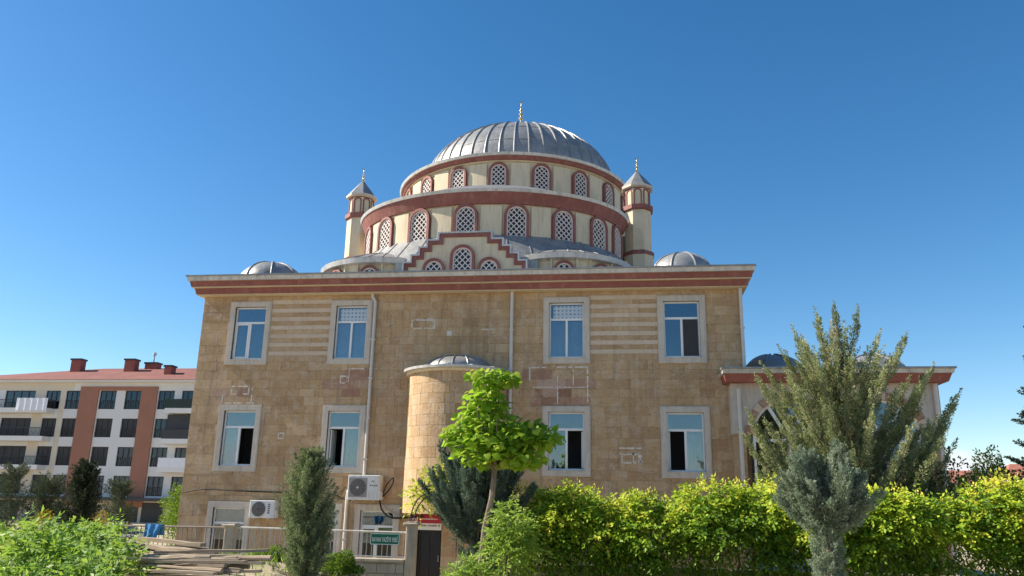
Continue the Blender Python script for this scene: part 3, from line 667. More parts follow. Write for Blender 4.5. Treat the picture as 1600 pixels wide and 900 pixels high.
# ------------------------------------------------------------------ things on the facade
def air_con(x0, x1, z0, z1, depth, label, fan_x, fan_r, square):
    t = thing('air_conditioner', ((x0+x1)/2, F-.1, z0), label, 'air conditioner', 'air conditioner units on the facade')
    yb = F-.12; yf = yb-depth
    m = MB(); m.box(x0, x1, yf, yb, z0, z1, bev=.018); m.build('casing', 'ac_white', t)
    zc = (z0+z1)/2
    if square: m = MB(); m.box(fan_x-fan_r-.03, fan_x+fan_r+.03, yf-.012, yf-.001, zc-fan_r-.03, zc+fan_r+.03); m.build('fan_panel', 'ac_grey', t)
    m = MB(); m.lathe([(0, 0), (fan_r, 0)], 0, 0, 28); m.v = [(fan_x+x, yf-.014, zc+y) for x, y, z in m.v]; m.build('fan', 'ac_dark', t)
    gr = MB()
    for r in np.linspace(fan_r*.15, fan_r, 9):
        gr.tube([(fan_x+r*math.cos(a), yf-.022, zc+r*math.sin(a)) for a in np.linspace(0, 2*PI, 25)], .0045, 4, cap=False)
    for a in np.linspace(0, 2*PI, 12, endpoint=False): gr.tube([(fan_x+.03*math.cos(a), yf-.024, zc+.03*math.sin(a)), (fan_x+fan_r*math.cos(a), yf-.024, zc+fan_r*math.sin(a))], .004, 4)
    gr.build('grille', 'ac_grey', t)
    m = MB(); m.lathe([(0, 0), (.035, 0), (.035, .01)], 0, 0, 12); m.v = [(fan_x+x, yf-.03-z, zc+y) for x, y, z in m.v]; m.build('hub', 'ac_white' if square else 'ac_dark', t)
    m = MB(); m.box(x1+.002, x1+.05, yf+.06, yb-.05, z0+.02, z0+.26); m.build('valve_cover', 'ac_white', t)
    for bx in (x0+.16, x1-.2):
        m = MB(); m.box(bx-.02, bx+.02, yf+.02, F-.006, z0-.045, z0-.003); m.box(bx-.02, bx+.02, F-.03, F-.006, z0-.003, z0+.3); m.build('bracket', 'fascia', t)
    m = MB()
    if square:
        m.box(x1-.27, x1-.19, yf-.004, yf-.001, z1-.20, z1-.17)
        for k in range(4): m.box(x1-.33+.07*k, x1-.29+.07*k, yf-.004, yf-.001, z1-.335, z1-.30)
    else:
        for k in range(5): m.box(x1-.22, x1-.15, yf-.004, yf-.001, z1-.14-.065*k, z1-.10-.065*k)
    m.build('printed_mark', 'ac_dark', t); return t
plain('ac_grey', (.30, .28, .27), .5, .08, 6, bump=0)
air_con(-8.58, -7.54, 1.74, 2.50, .34, 'larger white air conditioner with square fan panel under a first floor window', -8.25, .265, True)
air_con(-11.78, -10.95, 1.13, 1.67, .30, 'smaller white air conditioner beside the leftmost basement window', -11.47, .225, False)
def cable(pts, r, label, mat='black_rubber', n=24, name='cable'):
    P = [Vector(p) for p in pts]; out = []
    for i in range(len(P)-1):
        p0, p1, p2, p3 = P[max(i-1, 0)], P[i], P[i+1], P[min(i+2, len(P)-1)]
        for k in range(8):
            t = k/8; out.append(.5*((2*p1)+(p2-p0)*t+(2*p0-5*p1+4*p2-p3)*t*t+(3*p1-p0-3*p2+p3)*t**3))
    out.append(P[-1]); return tag(MB().tube(out, r, 6).build(name, mat, None, True), label, 'cable')
cable([(-14.38, F-.02, 1.86), (-13.6, F-.02, 1.98), (-12.4, F-.02, 1.95), (-11.2, F-.02, 1.93), (-10, F-.02, 1.92), (-9.2, F-.02, 1.90), (-8.9, F-.03, 1.78), (-8.55, F-.06, 1.72)], .018, 'thin dark cable strung along the facade above the basement windows')
cable([(-7.5, F-.25, 1.9), (-7.38, F-.3, 2.2), (-7.2, F-.3, 2.42), (-7.16, F-.3, 2.30), (-7.3, F-.28, 2.05), (-7.5, F-.25, 1.85)], .022, 'black cable loop on the right side of the larger air conditioner')
cable([(-7.6, F-.2, 1.74), (-7.5, F-.2, 1.45), (-7.25, F-.16, 1.24), (-6.9, F-.12, 1.22), (-6.5, F-.1, 1.26), (-6.2, F-.1, 1.28)], .03, 'black cables drooping below the larger air conditioner')
cable([(-7.58, F-.18, 1.74), (-7.35, F-.18, 1.5), (-7.05, F-.14, 1.34), (-6.8, F-.1, 1.28)], .018, 'thinner grey cable above the drooping black cables', 'ac_grey')
# door sign, red over white
sg = thing('door_sign', (-6.1, F-.04, .88), 'red and white sign above the black basement door', 'sign')
m = MB(); m.box(-6.60, -5.62, F-.05, F-.03, .88, 1.34); m.build('board', 'sign_white', sg)
m = MB(); m.box(-6.58, -5.62, F-.056, F-.0505, 1.08, 1.34); m.build('red_band', 'sign_red', sg)
m = MB(); m.lathe([(.055, 0), (.085, 0)], 0, 0, 24); m.lathe([(0, 0), (.02, 0)], 0, 0, 12); m.v = [(-6.46+x, F-.060, 1.20+y) for x, y, z in m.v]; m.build('emblem', 'sign_white', sg)
m = MB(); x = -6.33
while x < -5.75:
    w = random.uniform(.015, .03); m.box(x, x+w, F-.0595, F-.0565, 1.19, 1.19+random.choice((.03, .035))); x += w+.012
m.build('small_print', 'sign_white', sg)
m = MB(); x = -6.56
while x < -5.66:
    w = random.uniform(.02, .035); hh = random.choice((.05, .055, .06)); m.box(x, x+.01, F-.0535, F-.0505, .985, .985+hh); m.box(x+w-.008, x+w, F-.0535, F-.0505, .985, .985+hh); m.box(x, x+w, F-.0532, F-.0505, .985+random.choice((0, hh-.012)), .985+.012+hh*.4); x += w+.013+(.03 if random.random() < .15 else 0)
m.build('small_print', 'sign_ink', sg)

# ------------------------------------------------------------------ garden wall, railing, gate posts
FY = 17.0
fence = thing('garden_fence', (-6.4, FY, 0), 'low block wall with pale metal railing between two concrete posts', 'fence')
def blockwall(name, x0, x1, z0, z1, y, parent):
    w = MB(); w.box(x0, x1, y-.08, y+.12, z0, z1); o = w.build(name, 'concrete', parent)
    z = z0; r_ = 0; 
    while z < z1-.02:
        zz = min(z1, z+.19); x = x0-(.2 if r_ % 2 else 0)
        while x < x1-.01:
            xe = min(x1, x+.4); a = max(x, x0)
            b = MB(); b.box(a+.006, xe-.006, y-.105+random.uniform(-.004, .004), y-.079, z+.006, zz-.006, bev=.006); b.build('block', 'wall_block', o); x += .4
        z = zz; r_ += 1
    return o
def post(x, y, zt, parent, w=.10):
    p = MB(); p.box(x-w, x+w, y-w, y+w, -.2, zt-.07, bev=.012); 
    for q in (-.05, 0, .05): p.box(x+q-.008, x+q+.008, y-w-.006, y-w+.01, 0, zt-.12)
    o = p.build('post', 'concrete', parent)
    c = MB(); c.box(x-w-.05, x+w+.05, y-w-.05, y+w+.05, zt-.07, zt-.02, bev=.015); c.box(x-w-.02, x+w+.02, y-w-.02, y+w+.02, zt-.02, zt); c.build('post_cap', 'concrete', o); return o
post(-4.39, FY, 1.31, fence); post(-8.38, FY, 1.195, fence)
blockwall('block_wall', -8.27, -4.5, -.1, .50, FY, fence)
m = MB(); m.box(-8.27, -4.5, FY-.15, FY+.15, .503, .565, bev=.01); m.build('coping', 'concrete', fence)
m = MB(); m.tube([(-8.28, FY, 1.11), (-4.49, FY, 1.085)], .022, 8); m.build('top_rail', 'rail_white', fence)
m = MB(); m.tube([(-8.28, FY, .62), (-4.49, FY, .60)], .014, 8); m.build('bottom_rail', 'rail_white', fence)
bar = MB().tube([(0, 0, .57), (0, 0, 1.09)], .0085, 6).mesh('bar', 'rail_white')
for i in range(33):
    o = obj('bar', bar, fence); o.location = (-8.16+.1125*i, FY, 0)
f2 = thing('iron_railing', (-10, FY, 0), 'plain thin iron railing left of the concrete post', 'railing')
m = MB(); m.tube([(-8.5, FY, 1.10), (-11.4, FY+.1, 1.08)], .02, 8); m.build('top_rail', 'rail_brown', f2) if 'rail_brown' in MATS else (plain('rail_brown', (.26, .20, .15), .6, .15, 5, bump=0), m.build('top_rail', 'rail_brown', f2))
m = MB(); m.tube([(-8.5, FY, .52), (-11.4, FY+.1, .52)], .016, 8); m.build('bottom_rail', 'rail_brown', f2)
bar = MB().tube([(0, 0, .3), (0, 0, 1.09)], .009, 6).mesh('bar', 'rail_brown')
for i in range(26): o = obj('bar', bar, f2); o.location = (-8.62-.11*i, FY+.0035*i, 0)
hw = thing('hedge_wall', (3, FY-.1, 0), 'low grey block wall under the yellow-green hedge', 'wall')
blockwall('block_wall', -3.4, 10.6, -.1, .50, FY-.1, hw)
m = MB(); m.box(-3.4, 10.6, FY-.25, FY+.05, .503, .56, bev=.01); m.build('coping', 'concrete', hw)
# green sign with its lettering
gs = thing('green_sign', (-4.95, FY-.04, .83), 'green sign with white lettering hung on the pale railing', 'sign')
m = MB(); m.box(-5.26, -4.63, FY-.045, FY-.035, .835, 1.065); m.build('board', 'sign_green', gs)
m = MB(); m.ring([(-5.255, .84), (-4.635, .84), (-4.635, 1.06), (-5.255, 1.06)], [(-5.243, .852), (-4.647, .852), (-4.647, 1.048), (-5.243, 1.048)], FY-.049, FY-.0455, True); m.build('border', 'sign_white', gs)
cu = bpy.data.curves.new('lettering', 'FONT'); cu.body = 'BAYAN TAZ\u0130YE YER\u0130'; cu.align_x = 'CENTER'; cu.align_y = 'CENTER'; cu.extrude = .001; cu.offset = .012; cu.size = 1
tmp = bpy.data.objects.new('lettering', cu); col.objects.link(tmp); bpy.context.view_layer.update()
me = bpy.data.meshes.new_from_object(tmp.evaluated_get(bpy.context.evaluated_depsgraph_get())); bpy.data.objects.remove(tmp)
co_ = np.empty(len(me.vertices)*3, 'f'); me.vertices.foreach_get('co', co_); co_ = co_.reshape(-1, 3); ext = co_.max(0)-co_.min(0); ctr = (co_.max(0)+co_.min(0))/2
sx, sz = .545/ext[0], .115/ext[1]; nc = np.stack([(co_[:, 0]-ctr[0])*sx-4.945, -co_[:, 2]*1.0+FY-.047, (co_[:, 1]-ctr[1])*sz+.955], 1)
me.vertices.foreach_set('co', nc.ravel()); me.materials.clear(); me.materials.append(MATS['sign_white']); obj('lettering', me, gs)
cable([(-4.36, FY-.03, 1.28), (-4.34, FY, 1.45), (-4.28, FY, 1.62), (-4.15, FY, 1.78), (-3.95, FY, 1.86)], .014, 'black cable rising from the right concrete post into the juniper')
cable([(-4.42, FY-.03, 1.28), (-4.42, FY, 1.45), (-4.36, FY, 1.66), (-4.22, FY, 1.83), (-4.0, FY, 1.92)], .014, 'second black cable left of the one rising from the concrete post')
# blue cloth over the railing
bc = MB(); k = 12
for j in range(k):
    for (za, zb, ya, yb, wa, wb) in ((1.13, .98, -.03, -.05, 1, .8), (.98, .80, -.05, -.05, .8, .62), (1.13, .9, .03, .06, 1, 1)):
        def pt(u, zz, yy, w): return (-10.35+.42*(u-.1)*w+(.06 if zz < 1 else 0)*0, FY+.06+yy+.03*math.sin(u*14)*(1.15-zz)*3, zz-.03*math.sin(u*9)*(zz < .9))
        u0, u1 = j/k, (j+1)/k; bc.face([pt(u0, zb, yb, wb), pt(u1, zb, yb, wb), pt(u1, za, ya, wa), pt(u0, za, ya, wa)])
    u0, u1 = j/k, (j+1)/k; bc.face([pt(u0, 1.13, -.03, 1), pt(u1, 1.13, -.03, 1), pt(u1, 1.13, .03, 1), pt(u0, 1.13, .03, 1)])
tag(bc.build('blue_cloth', 'blue_cloth', None, True), 'blue cloth draped over the iron railing beside the weeds', 'cloth')

# ------------------------------------------------------------------ apartment block behind, left
AY = 85.0
ap = thing('apartment_block', (-60, AY+6, -1.1), 'white and brick apartment block with red tiled roof behind the mosque', 'building')
ROWS = [13.45, 10.27, 7.09, 3.92]; WH = 2.12
COLS = {'A': (-71.6, -67.75), 'B': (-66.4, -64.55), 'C': (-63.85, -61.95), 'D': (-59.6, -57.55), 'E': (-56.45, -54.95+.45), 'G': (-52.35, -50.4), 'H': (-49.5, -47.6), 'K': (-77.5, -74.2), 'L': (-46, -44)}
aw = []; ah = []
for zt in ROWS:
    for k, (a, b) in COLS.items(): ah.append((a, b, zt-WH, zt))
m = MB(); holed(m, -80, -41, -1.1, 14.35, ah, AY, AY+.35); m.box(-80, -79.9, AY+.4, 97, -1.1, 14.35); m.box(-41.1, -41, AY+.4, 97, -1.1, 14.35); m.box(-80, -41, AY+1.6, AY+1.7, -1.1, 14.35)
m.build('wall', 'apartment_white', ap)
m = MB(); m.box(-80.6, -40.4, AY-.7, 97.7, 14.35, 14.62); m.build('eave_board', 'apartment_white', ap)
# cream recessed balcony bays
for zt in ROWS:
    for x0, x1 in ((-67.7, -66.45), (-64.5, -63.9)):
        m = MB(); m.box(x0, x1, AY-.02, AY-.004, zt-WH-.1, zt+.9); m.build('cream_panel', 'apartment_cream', ap)
m = MB(); m.box(-80, -63.0, AY-.022, AY-.006, 13.5, 14.34); m.build('cream_panel', 'apartment_cream', ap)
for x0, x1 in ((-62.0, -59.72), (-54.4, -52.45)):
    m = MB(); m.box(x0, x1, AY-.16, AY-.003, .6, 13.9)
    o = m.build('brick_pier', 'apartment_brick', ap)
    for z in np.arange(1.6, 13.5, 1.06):
        q = MB(); q.box(x0-.01, x1+.01, AY-.164, AY-.158, z, z+.03); q.build('brick_course', 'apartment_dark', o) if z in (1.6,) else None
m = MB(); m.box(-59.715, -54.405, AY-.155, AY-.003, 13.46, 13.9); m.build('brick_band', 'apartment_brick', ap)
m = MB(); m.box(-59.715, -54.405, AY-.03, AY-.003, .6, 13.45)
del m
for ri, zt in enumerate(ROWS):
    for k, (a, b) in COLS.items():
        z0 = zt-WH; fr = MB(); t = .09; n_ = 4 if b-a > 3 else 3 if b-a > 1.7 else 2
        fr.ring([(a, z0), (b, z0), (b, zt), (a, zt)], [(a+t, z0+t), (b-t, z0+t), (b-t, zt-t), (a+t, zt-t)], AY+.12, AY+.22, True)
        for j in range(1, n_): x = a+(b-a)*j/n_; fr.box(x-.05, x+.05, AY+.12, AY+.2, z0+t, zt-t)
        if k in 'CDEG':
            for j in range(9): x = a+(b-a)*(j+.5)/9; fr.box(x-.015, x+.015, AY+.03, AY+.06, z0+.05, z0+.95)
            fr.box(a, b, AY+.02, AY+.07, z0+.95, z0+1.0)
        w = fr.build('window', 'apartment_dark', ap)
        closed = (ri in (1, 2) and k in 'ABC') or (ri == 1 and k in 'DE') or (ri == 2 and k == 'D') or (ri == 3 and k in 'AB')
        for j in range(n_):
            x0 = a+(b-a)*j/n_+.05; x1 = a+(b-a)*(j+1)/n_-.05
            p = MB(); p.box(x0, x1, AY+.17, AY+.175, z0+t, zt-t); p.build('pane', 'shutter' if closed else 'dark_glass', w)
            if not closed and (j+ri+len(k)*ord(k)) % 3 != 0:
                p = MB(); p.box(x0, x1, AY+.3, AY+.33, z0+.05, zt-.1); p.build('curtain', 'sheer' if j % 2 else 'curtain', w)
# balconies
def balcony(x0, x1, z, front, rail, label=None):
    m = MB(); m.box(x0, x1, AY-1.3, AY-.03, z-.55, z-.02); o = m.build('balcony', 'apartment_white', ap)
    if front == 'rail':
        r = MB(); r.box(x0, x1, AY-1.28, AY-1.22, z+.9, z+.96); 
        k = int((x1-x0)/.16)
        for j in range(k+1): x = x0+(x1-x0-.04)*j/k; r.box(x, x+.03, AY-1.27, AY-1.24, z-.01, z+.9)
        for j in range(8): y = AY-1.2+.15*j; r.box(x1-.05, x1-.02, y, y+.03, z-.01, z+.9)
        r.box(x1-.06, x1, AY-1.21, AY-.05, z+.9, z+.96); r.build('railing', 'apartment_dark', o)
    else:
        r = MB(); r.box(x0, x1, AY-1.28, AY-1.22, z-.01, z+1.0); r.build('balcony_front', front, o)
    return o
for zt in ROWS[:3]: balcony(-79.5, -65.0, zt-WH, 'rail', None)
plain('awning_green', (.012, .03, .025), .7, .1, 1, bump=0)
balcony(-50.6, -41.5, 12.35-1.0, 'awning_green', None); balcony(-50.6, -41.5, 7.98, 'apartment_dark', None); balcony(-50.6, -41.5, 4.9, 'laundry', None)
m = MB(); m.box(-50.55, -47, AY-.6, AY-.3, 7.95, 10.7); m.build('balcony_screen', 'apartment_dark', ap)
o = MB()
for j in range(10):
    u0, u1 = -68.9+.39*j, -68.9+.39*(j+1); o.face([(u0, AY-1.36-.06*(j % 2), 11.0), (u1, AY-1.36-.06*((j+1) % 2), 11.0), (u1, AY-1.36-.03*((j+1) % 2), 12.42), (u0, AY-1.36-.03*(j % 2), 12.42)])
o.face([(-68.9, AY-1.36, 12.42), (-65, AY-1.36, 12.42), (-65, AY-1.15, 12.42), (-68.9, AY-1.15, 12.42)])
tag(o.build('hanging_sheet', 'laundry'), 'pale sheet hung over the top balcony of the apartment block', 'sheet')
# ground storey
m = MB(); m.box(-80, -41, AY-1.9, AY-.02, 1.25, 1.6); m.build('canopy', 'apartment_dark', ap)
m = MB(); m.box(-80, -41, AY-.06, AY-.02, -1.1, 1.25); m.build('ground_storey_wall', 'apartment_cream', ap)
for x in (-74, -70, -64.5, -60.5, -55.5, -52.5, -49, -46): m = MB(); m.box(x, x+2.6, AY-.09, AY-.05, -1.0, 1.1); m.build('shop_opening', 'apartment_dark', ap)
m = MB(); m.v = [(-80.9, AY-.9, 14.62), (-40.1, AY-.9, 14.62), (-40.1, 98, 14.62), (-80.9, 98, 14.62), (-64, 91.2, 17.05), (-44, 91.2, 17.05)]
m.f = [(0, 1, 5, 4), (1, 2, 5), (2, 3, 4, 5), (3, 0, 4)]; m.t = [.5]*4; roof = m.build('roof', 'roof_tile', ap)
for x0, x1, y, z0, z1 in ((-66.9, -65.6, 89.5, 15.7, 17.95), (-59.8, -58.5, 89.5, 16.0, 17.9), (-58.2, -56.6, 91.2, 16.5, 17.75), (-50.6, -49.1, 91.2, 16.5, 17.7), (-53.3, -52.4, 87.5, 15.3, 16.75)):
    m = MB(); m.box(x0, x1, y-.5, y+.5, z0, z1-.2); c = m.build('chimney', 'chimney_red', roof) if 'chimney_red' in MATS else (plain('chimney_red', (.33, .10, .075), .9, .1, 2), m.build('chimney', 'chimney_red', roof))[1]
m = MB(); m.tube([(-57.3, 91, 17.6), (-57.3, 91, 18.7)], .1, 8); m.tube([(-57.3, 91, 18.6), (-57.25, 91, 19.0)], .22, 8); m.build('vent_pipe', 'fascia', roof)
for x0, x1, y, z1 in ((-67.0, -65.5, 89.5, 17.95), (-59.9, -58.4, 89.5, 17.9), (-58.3, -56.5, 91.2, 17.75), (-50.7, -49.0, 91.2, 17.7), (-53.4, -52.3, 87.5, 16.75)):
    m = MB(); m.box(x0, x1, y-.6, y+.6, z1-.2, z1); m.build('chimney_cap', 'apartment_dark', roof)

# ------------------------------------------------------------------ foliage tools
def nrm(a): return a/np.maximum(np.linalg.norm(a, axis=-1, keepdims=True), 1e-9)
def leafmesh(name, P, D, S, L, W, T, mat, fold=.18, droop=.12, wid=.42):
    P = P.reshape(-1, 3); D = nrm(D.reshape(-1, 3)); S = S.reshape(-1, 3); S = nrm(S-D*(S*D).sum(1, keepdims=True)); L = np.broadcast_to(L, (P.shape[0],) if np.ndim(L) < 2 else L.shape).reshape(-1, 1); W = np.asarray(W).reshape(-1, 1) if np.ndim(W) else np.full_like(L, W)
    N = np.cross(D, S); n = len(P)
    V = np.stack([P, P+wid*L*D+.5*W*S+fold*W*N, P+L*D-droop*L*np.abs(N[:, 2:3])*np.array([[0, 0, 1.]]), P+wid*L*D-.5*W*S+fold*W*N], 1).reshape(-1, 3)
    me = bpy.data.meshes.new(name); me.vertices.add(4*n); me.vertices.foreach_set('co', V.astype('f').ravel())
    me.loops.add(4*n); me.loops.foreach_set('vertex_index', np.arange(4*n, dtype='i')); me.polygons.add(n); me.polygons.foreach_set('loop_start', np.arange(0, 4*n, 4, dtype='i'))
    me.update(calc_edges=True); a = me.attributes.new('tone', 'FLOAT', 'FACE'); a.data.foreach_set('value', np.clip(np.asarray(T), 0, 1).astype('f').ravel()); me.materials.append(MATS[mat]); return me
def foliage(name, me, parent): return tag(obj(name, me, parent), kind='stuff')
def sph(n):
    v = rng.normal(size=(n, 3)); return nrm(v)
def plumes(P0, A, Ln, Rd, n, needle, width, tone, spread=.75, tvar=.12):
    m_ = len(P0); A = nrm(A); ref = np.where(np.abs(A[:, 2:3]) > .9, np.array([[1., 0, 0]]), np.array([[0, 0, 1.]])); U = nrm(np.cross(A, ref)); Wv = np.cross(A, U)
    t = rng.random((m_, n))**.85; an = rng.random((m_, n))*2*PI; rr = rng.uniform(.15, 1, (m_, n))*Rd[:, None]*(1-t**1.6)**.8
    rad = U[:, None]*np.cos(an)[..., None]+Wv[:, None]*np.sin(an)[..., None]
    P = P0[:, None]+A[:, None]*(Ln[:, None]*t)[..., None]+rad*rr[..., None]
    D = A[:, None]*.75+rad*(spread*(1-.45*t))[..., None]+rng.normal(0, .18, (m_, n, 3)); S = np.cross(D, rng.normal(size=(m_, n, 3)))
    return P.reshape(-1, 3), D.reshape(-1, 3), S.reshape(-1, 3), needle*rng.uniform(.6, 1.3, m_*n), width*rng.uniform(.7, 1.3, m_*n), (tone[:, None]+rng.normal(0, tvar, (m_, n))).ravel()
def trunk(parent, pts, r, name='trunk', mat='bark'): return MB().tube(pts, r, 9).build(name, mat, parent, True)
def conifer(name, label, x, y, z0, h, prof, npl, nn, mat, plen=(.25, .4), prad=.07, needle=.055, width=.02, up=.9, out=.8, group=None, cat='cypress', lean=(0, 0), trunk_r=.05, spread=.75, rough=.08):
    t = thing(name, (x, y, z0), label, cat, group)
    u = rng.random(npl)**.9; an = rng.random(npl)*2*PI; pr = np.interp(u, [p[0] for p in prof], [p[1] for p in prof])*(1+.16*np.sin(an*3+u*17)+rng.normal(0, rough, npl))
    rad = np.stack([np.cos(an), np.sin(an), np.zeros(npl)], 1); ln = rng.uniform(*plen, npl)*(.6+.8*pr/max(p[1] for p in prof))
    ctr = np.stack([x+lean[0]*u, y+lean[1]*u, z0+h*u], 1)
    A = nrm(rad*out+np.array([[0, 0, up]])+rng.normal(0, .16, (npl, 3))); P0 = ctr+rad*np.maximum(pr-ln*out*.8, 0)[:, None]*rng.uniform(.55, 1, npl)[:, None]-np.array([[0, 0, 1]])*(ln*.35)[:, None]
    arr = plumes(P0, A, ln, np.full(npl, prad), nn, needle, width, rng.normal(.5, .16, npl), spread)
    foliage('crown', leafmesh('crown', *arr, mat), t); trunk(t, [(x, y, z0-.15), (x+lean[0]*.5, y+lean[1]*.5, z0+h*.5), (x+lean[0]*.9, y+lean[1]*.9, z0+h*.92)], [trunk_r, trunk_r*.7, .008]); return t

# columnar cypress before the railing
conifer('cypress', 'grey-green columnar cypress standing before the pale railing', -5.68, 14.5, 0, 2.52, [(0, .34), (.25, .37), (.5, .40), (.68, .41), (.82, .30), (.93, .15), (1, .04)], 380, 150, 'needle_cypress', (.30, .50), .085, .048, .017, lean=(-.04, 0), out=.62, rough=.2)
conifer('cypress', 'dark leaning cypress before the brick pier of the apartment block', -17.1, 24, -1.1, 3.75, [(0, .5), (.4, .55), (.62, .60), (.8, .45), (.93, .22), (1, .06)], 420, 70, 'needle_dark', (.4, .7), .10, .075, .028, lean=(.28, 0), up=1.1)
for nm, lb, x, y, h, w, n_ in (('pine_sapling', 'feathery dark pine at the left picture edge', -24.2, 30, 3.9, .62, 260), ('pine_sapling', 'feathery dark pine left of the leaning cypress', -22.6, 30, 3.5, .8, 300),
                              ('pine_sapling', 'small spiky pine right of the leaning cypress', -22.2, 34, 3.45, .6, 240)):
    conifer(nm, lb, x, y, -1.1, h, [(0, w*.6), (.3, w), (.6, w*.75), (.85, w*.35), (1, .05)], n_, 60, 'needle_pine' if 'needle_pine' in MATS else (leafmat('needle_pine', [(0, (.03, .045, .03)), (.6, (.07, .095, .06)), (1, (.13, .155, .09))], .12, (.14, .2, .08), .7), 'needle_pine')[1], (.6, 1.0), .09, .11, .02, up=.75, out=1.0, group='young pines left of the mosque', cat='pine')
# round-headed blue juniper with a wrapped stem
bj = thing('blue_juniper', (2.86, 12.5, 0), 'blue-green juniper with a round head on a leafy column before the hedge', 'juniper')
npl = 330; u = rng.random(npl); an = rng.random(npl)*2*PI; rad = np.stack([np.cos(an), np.sin(an), 0*an], 1)
P0 = np.stack([2.86+.03*u, 12.5+0*u, .0+1.55*u], 1)+rad*(.11*rng.uniform(.5, 1.2, npl))[:, None]
a1 = plumes(P0, rad*.7+np.array([[0, 0, 1.]])+rng.normal(0, .2, (npl, 3)), rng.uniform(.12, .24, npl), np.full(npl, .05), 70, .035, .012, rng.normal(.55, .14, npl))
foliage('stem_foliage', leafmesh('stem_foliage', *a1, 'needle_blue'), bj)
trunk(bj, [(2.84, 12.5, -.1), (2.87, 12.5, .8), (2.93, 12.48, 1.5), (2.95, 12.5, 2.1)], [.07, .06, .05, .02])
# limb-built junipers
def juniper(name, label, x, y, z0, limbs, mat, per=16, nn=60, sl=(.28, .5), sr=.075, needle=.06, width=.02, tip=.5, root=None):
    t = root or thing(name, (x, y, z0), label, 'juniper'); P0 = []; A = []; Ln = []; Rd = []; Tn = []
    for (b, mid, e, r) in limbs:
        b, mid, e = np.array(b, float), np.array(mid, float), np.array(e, float); tn = rng.normal(.5, .15)
        ts = np.linspace(0, 1, 7); pts = [((1-q)**2)*b+2*q*(1-q)*mid+q*q*e for q in ts]
        trunk(t, [tuple(p) for p in pts], [r*(1-.85*q) for q in ts], 'limb')
        L = np.linalg.norm(e-b); k = max(6, int(per*L))
        for q in np.linspace(.18, 1, k):
            p = ((1-q)**2)*b+2*q*(1-q)*mid+q*q*e; d = nrm(2*(1-q)*(mid-b)+2*q*(e-mid)); s = sph(1)[0]; s = nrm(s-d*(s@d))
            P0.append(p); f = 1-.55*q; A.append(d*(.55+.55*q)+s*1.0*f+np.array([0, 0, .35])); Ln.append(rng.uniform(*sl)*(1.15-.45*q)); Rd.append(sr*(1.1-.4*q)); Tn.append(tn+rng.normal(0, .14))
        P0.append(e); A.append(nrm(e-mid)); Ln.append(tip); Rd.append(sr*.7); Tn.append(tn+.05)
    arr = plumes(np.array(P0), np.array(A), np.array(Ln), np.array(Rd), nn, needle, width, np.array(Tn)); foliage('crown', leafmesh('crown', *arr, mat), t); return t
def fan(x, y, z, n, els, lens, r=.022, sq=(1, 1)):
    L = []
    for i in range(n):
        a = rng.random()*2*PI; el = R(rng.uniform(els[0], els[1])); ln = np.interp(math.degrees(el), [els[0], els[1]], lens)*rng.uniform(.62, 1.05)
        d = np.array([math.cos(a)*math.cos(el)*sq[0], math.sin(a)*math.cos(el)*sq[1], math.sin(el)]); e = np.array([x, y, z])+d*ln+np.array([0, 0, .12*ln]); m_ = np.array([x, y, z])+d*ln*.5-np.array([0, 0, .06*ln])
        L.append(((x, y, z), tuple(m_), tuple(e), r))
    return L
BX0, BY0 = 5.15, 20.0
limbs = [((BX0, BY0, -.2), (BX0+.1, BY0, 3), (5.22, BY0, 6.3), .13)]
ends = [(4.75, -.2, 6.1), (5.72, .1, 6.25), (4.3, .1, 5.75), (3.95, -.2, 5.2), (6.05, -.1, 5.6), (6.7, .1, 5.6), (6.45, -.3, 5.2), (7.0, -.2, 4.6), (7.25, .2, 4.85), (7.55, -.1, 4.0), (7.75, .1, 4.2), (7.3, -.4, 3.55),
        (3.35, -.3, 4.5), (3.15, 0, 3.7), (2.95, -.2, 3.2), (3.3, -.5, 2.9), (3.6, .3, 4.9), (4.5, -.9, 5.0), (5.2, -1.1, 4.9), (5.9, -1.0, 4.7), (6.5, -.9, 4.2), (4.0, -1.0, 4.2), (4.6, -1.3, 3.7), (5.4, -1.4, 3.6), (6.2, -1.3, 3.3), (3.8, -.9, 3.3), (6.9, -1.0, 3.1), (3.25, -.6, 2.3),
        (4.6, .9, 5.2), (5.6, .9, 5.4), (6.4, .9, 4.8), (3.8, .8, 4.4), (7.0, .6, 3.4), (5.0, -.4, 5.7), (5.45, .3, 5.9), (5.0, -1.2, 2.8), (5.8, -1.3, 2.6), (6.6, -.8, 2.4), (4.2, -1.1, 2.6), (4.9, .3, 6.0), (4.35, -.5, 5.3), (5.95, -.5, 5.1), (7.35, -.3, 3.0)]
for i in range(40):
    a = rng.random()*2*PI; q = rng.random()**.6; ez = rng.uniform(1.6, 5.6); wid = np.interp(ez, [1.5, 3, 4.2, 5.6], [2.0, 2.15, 1.8, .9]); ends.append((BX0+.1+wid*q*math.cos(a), 1.5*q*math.sin(a), ez))
for i in range(46):
    a = rng.random()*2*PI; q = rng.uniform(.35, 1); ez = rng.uniform(1.5, 4.4); wid = np.interp(ez, [1.5, 3, 4.4], [2.2, 2.35, 1.5]); ends.append((BX0+.1+wid*q*math.cos(a), 1.5*q*math.sin(a), ez))
for ex, dy, ez in ends:
    ds = math.hypot(ex-BX0, dy); zb = max(.5, ez-.35-.95*ds-(.9 if ds < .9 else 0)); limbs.append(((BX0+.02*(ex-BX0), BY0, zb), (BX0+.58*(ex-BX0), BY0+.58*dy, zb+.34*(ez-zb)), (ex, BY0+dy, ez), .036))
juniper('juniper', 'tall spiky olive-green juniper before the portico wing', BX0, BY0, -1.1, limbs, 'needle_juniper', 17, 62, (.22, .46), .082, .056, .019, .40)
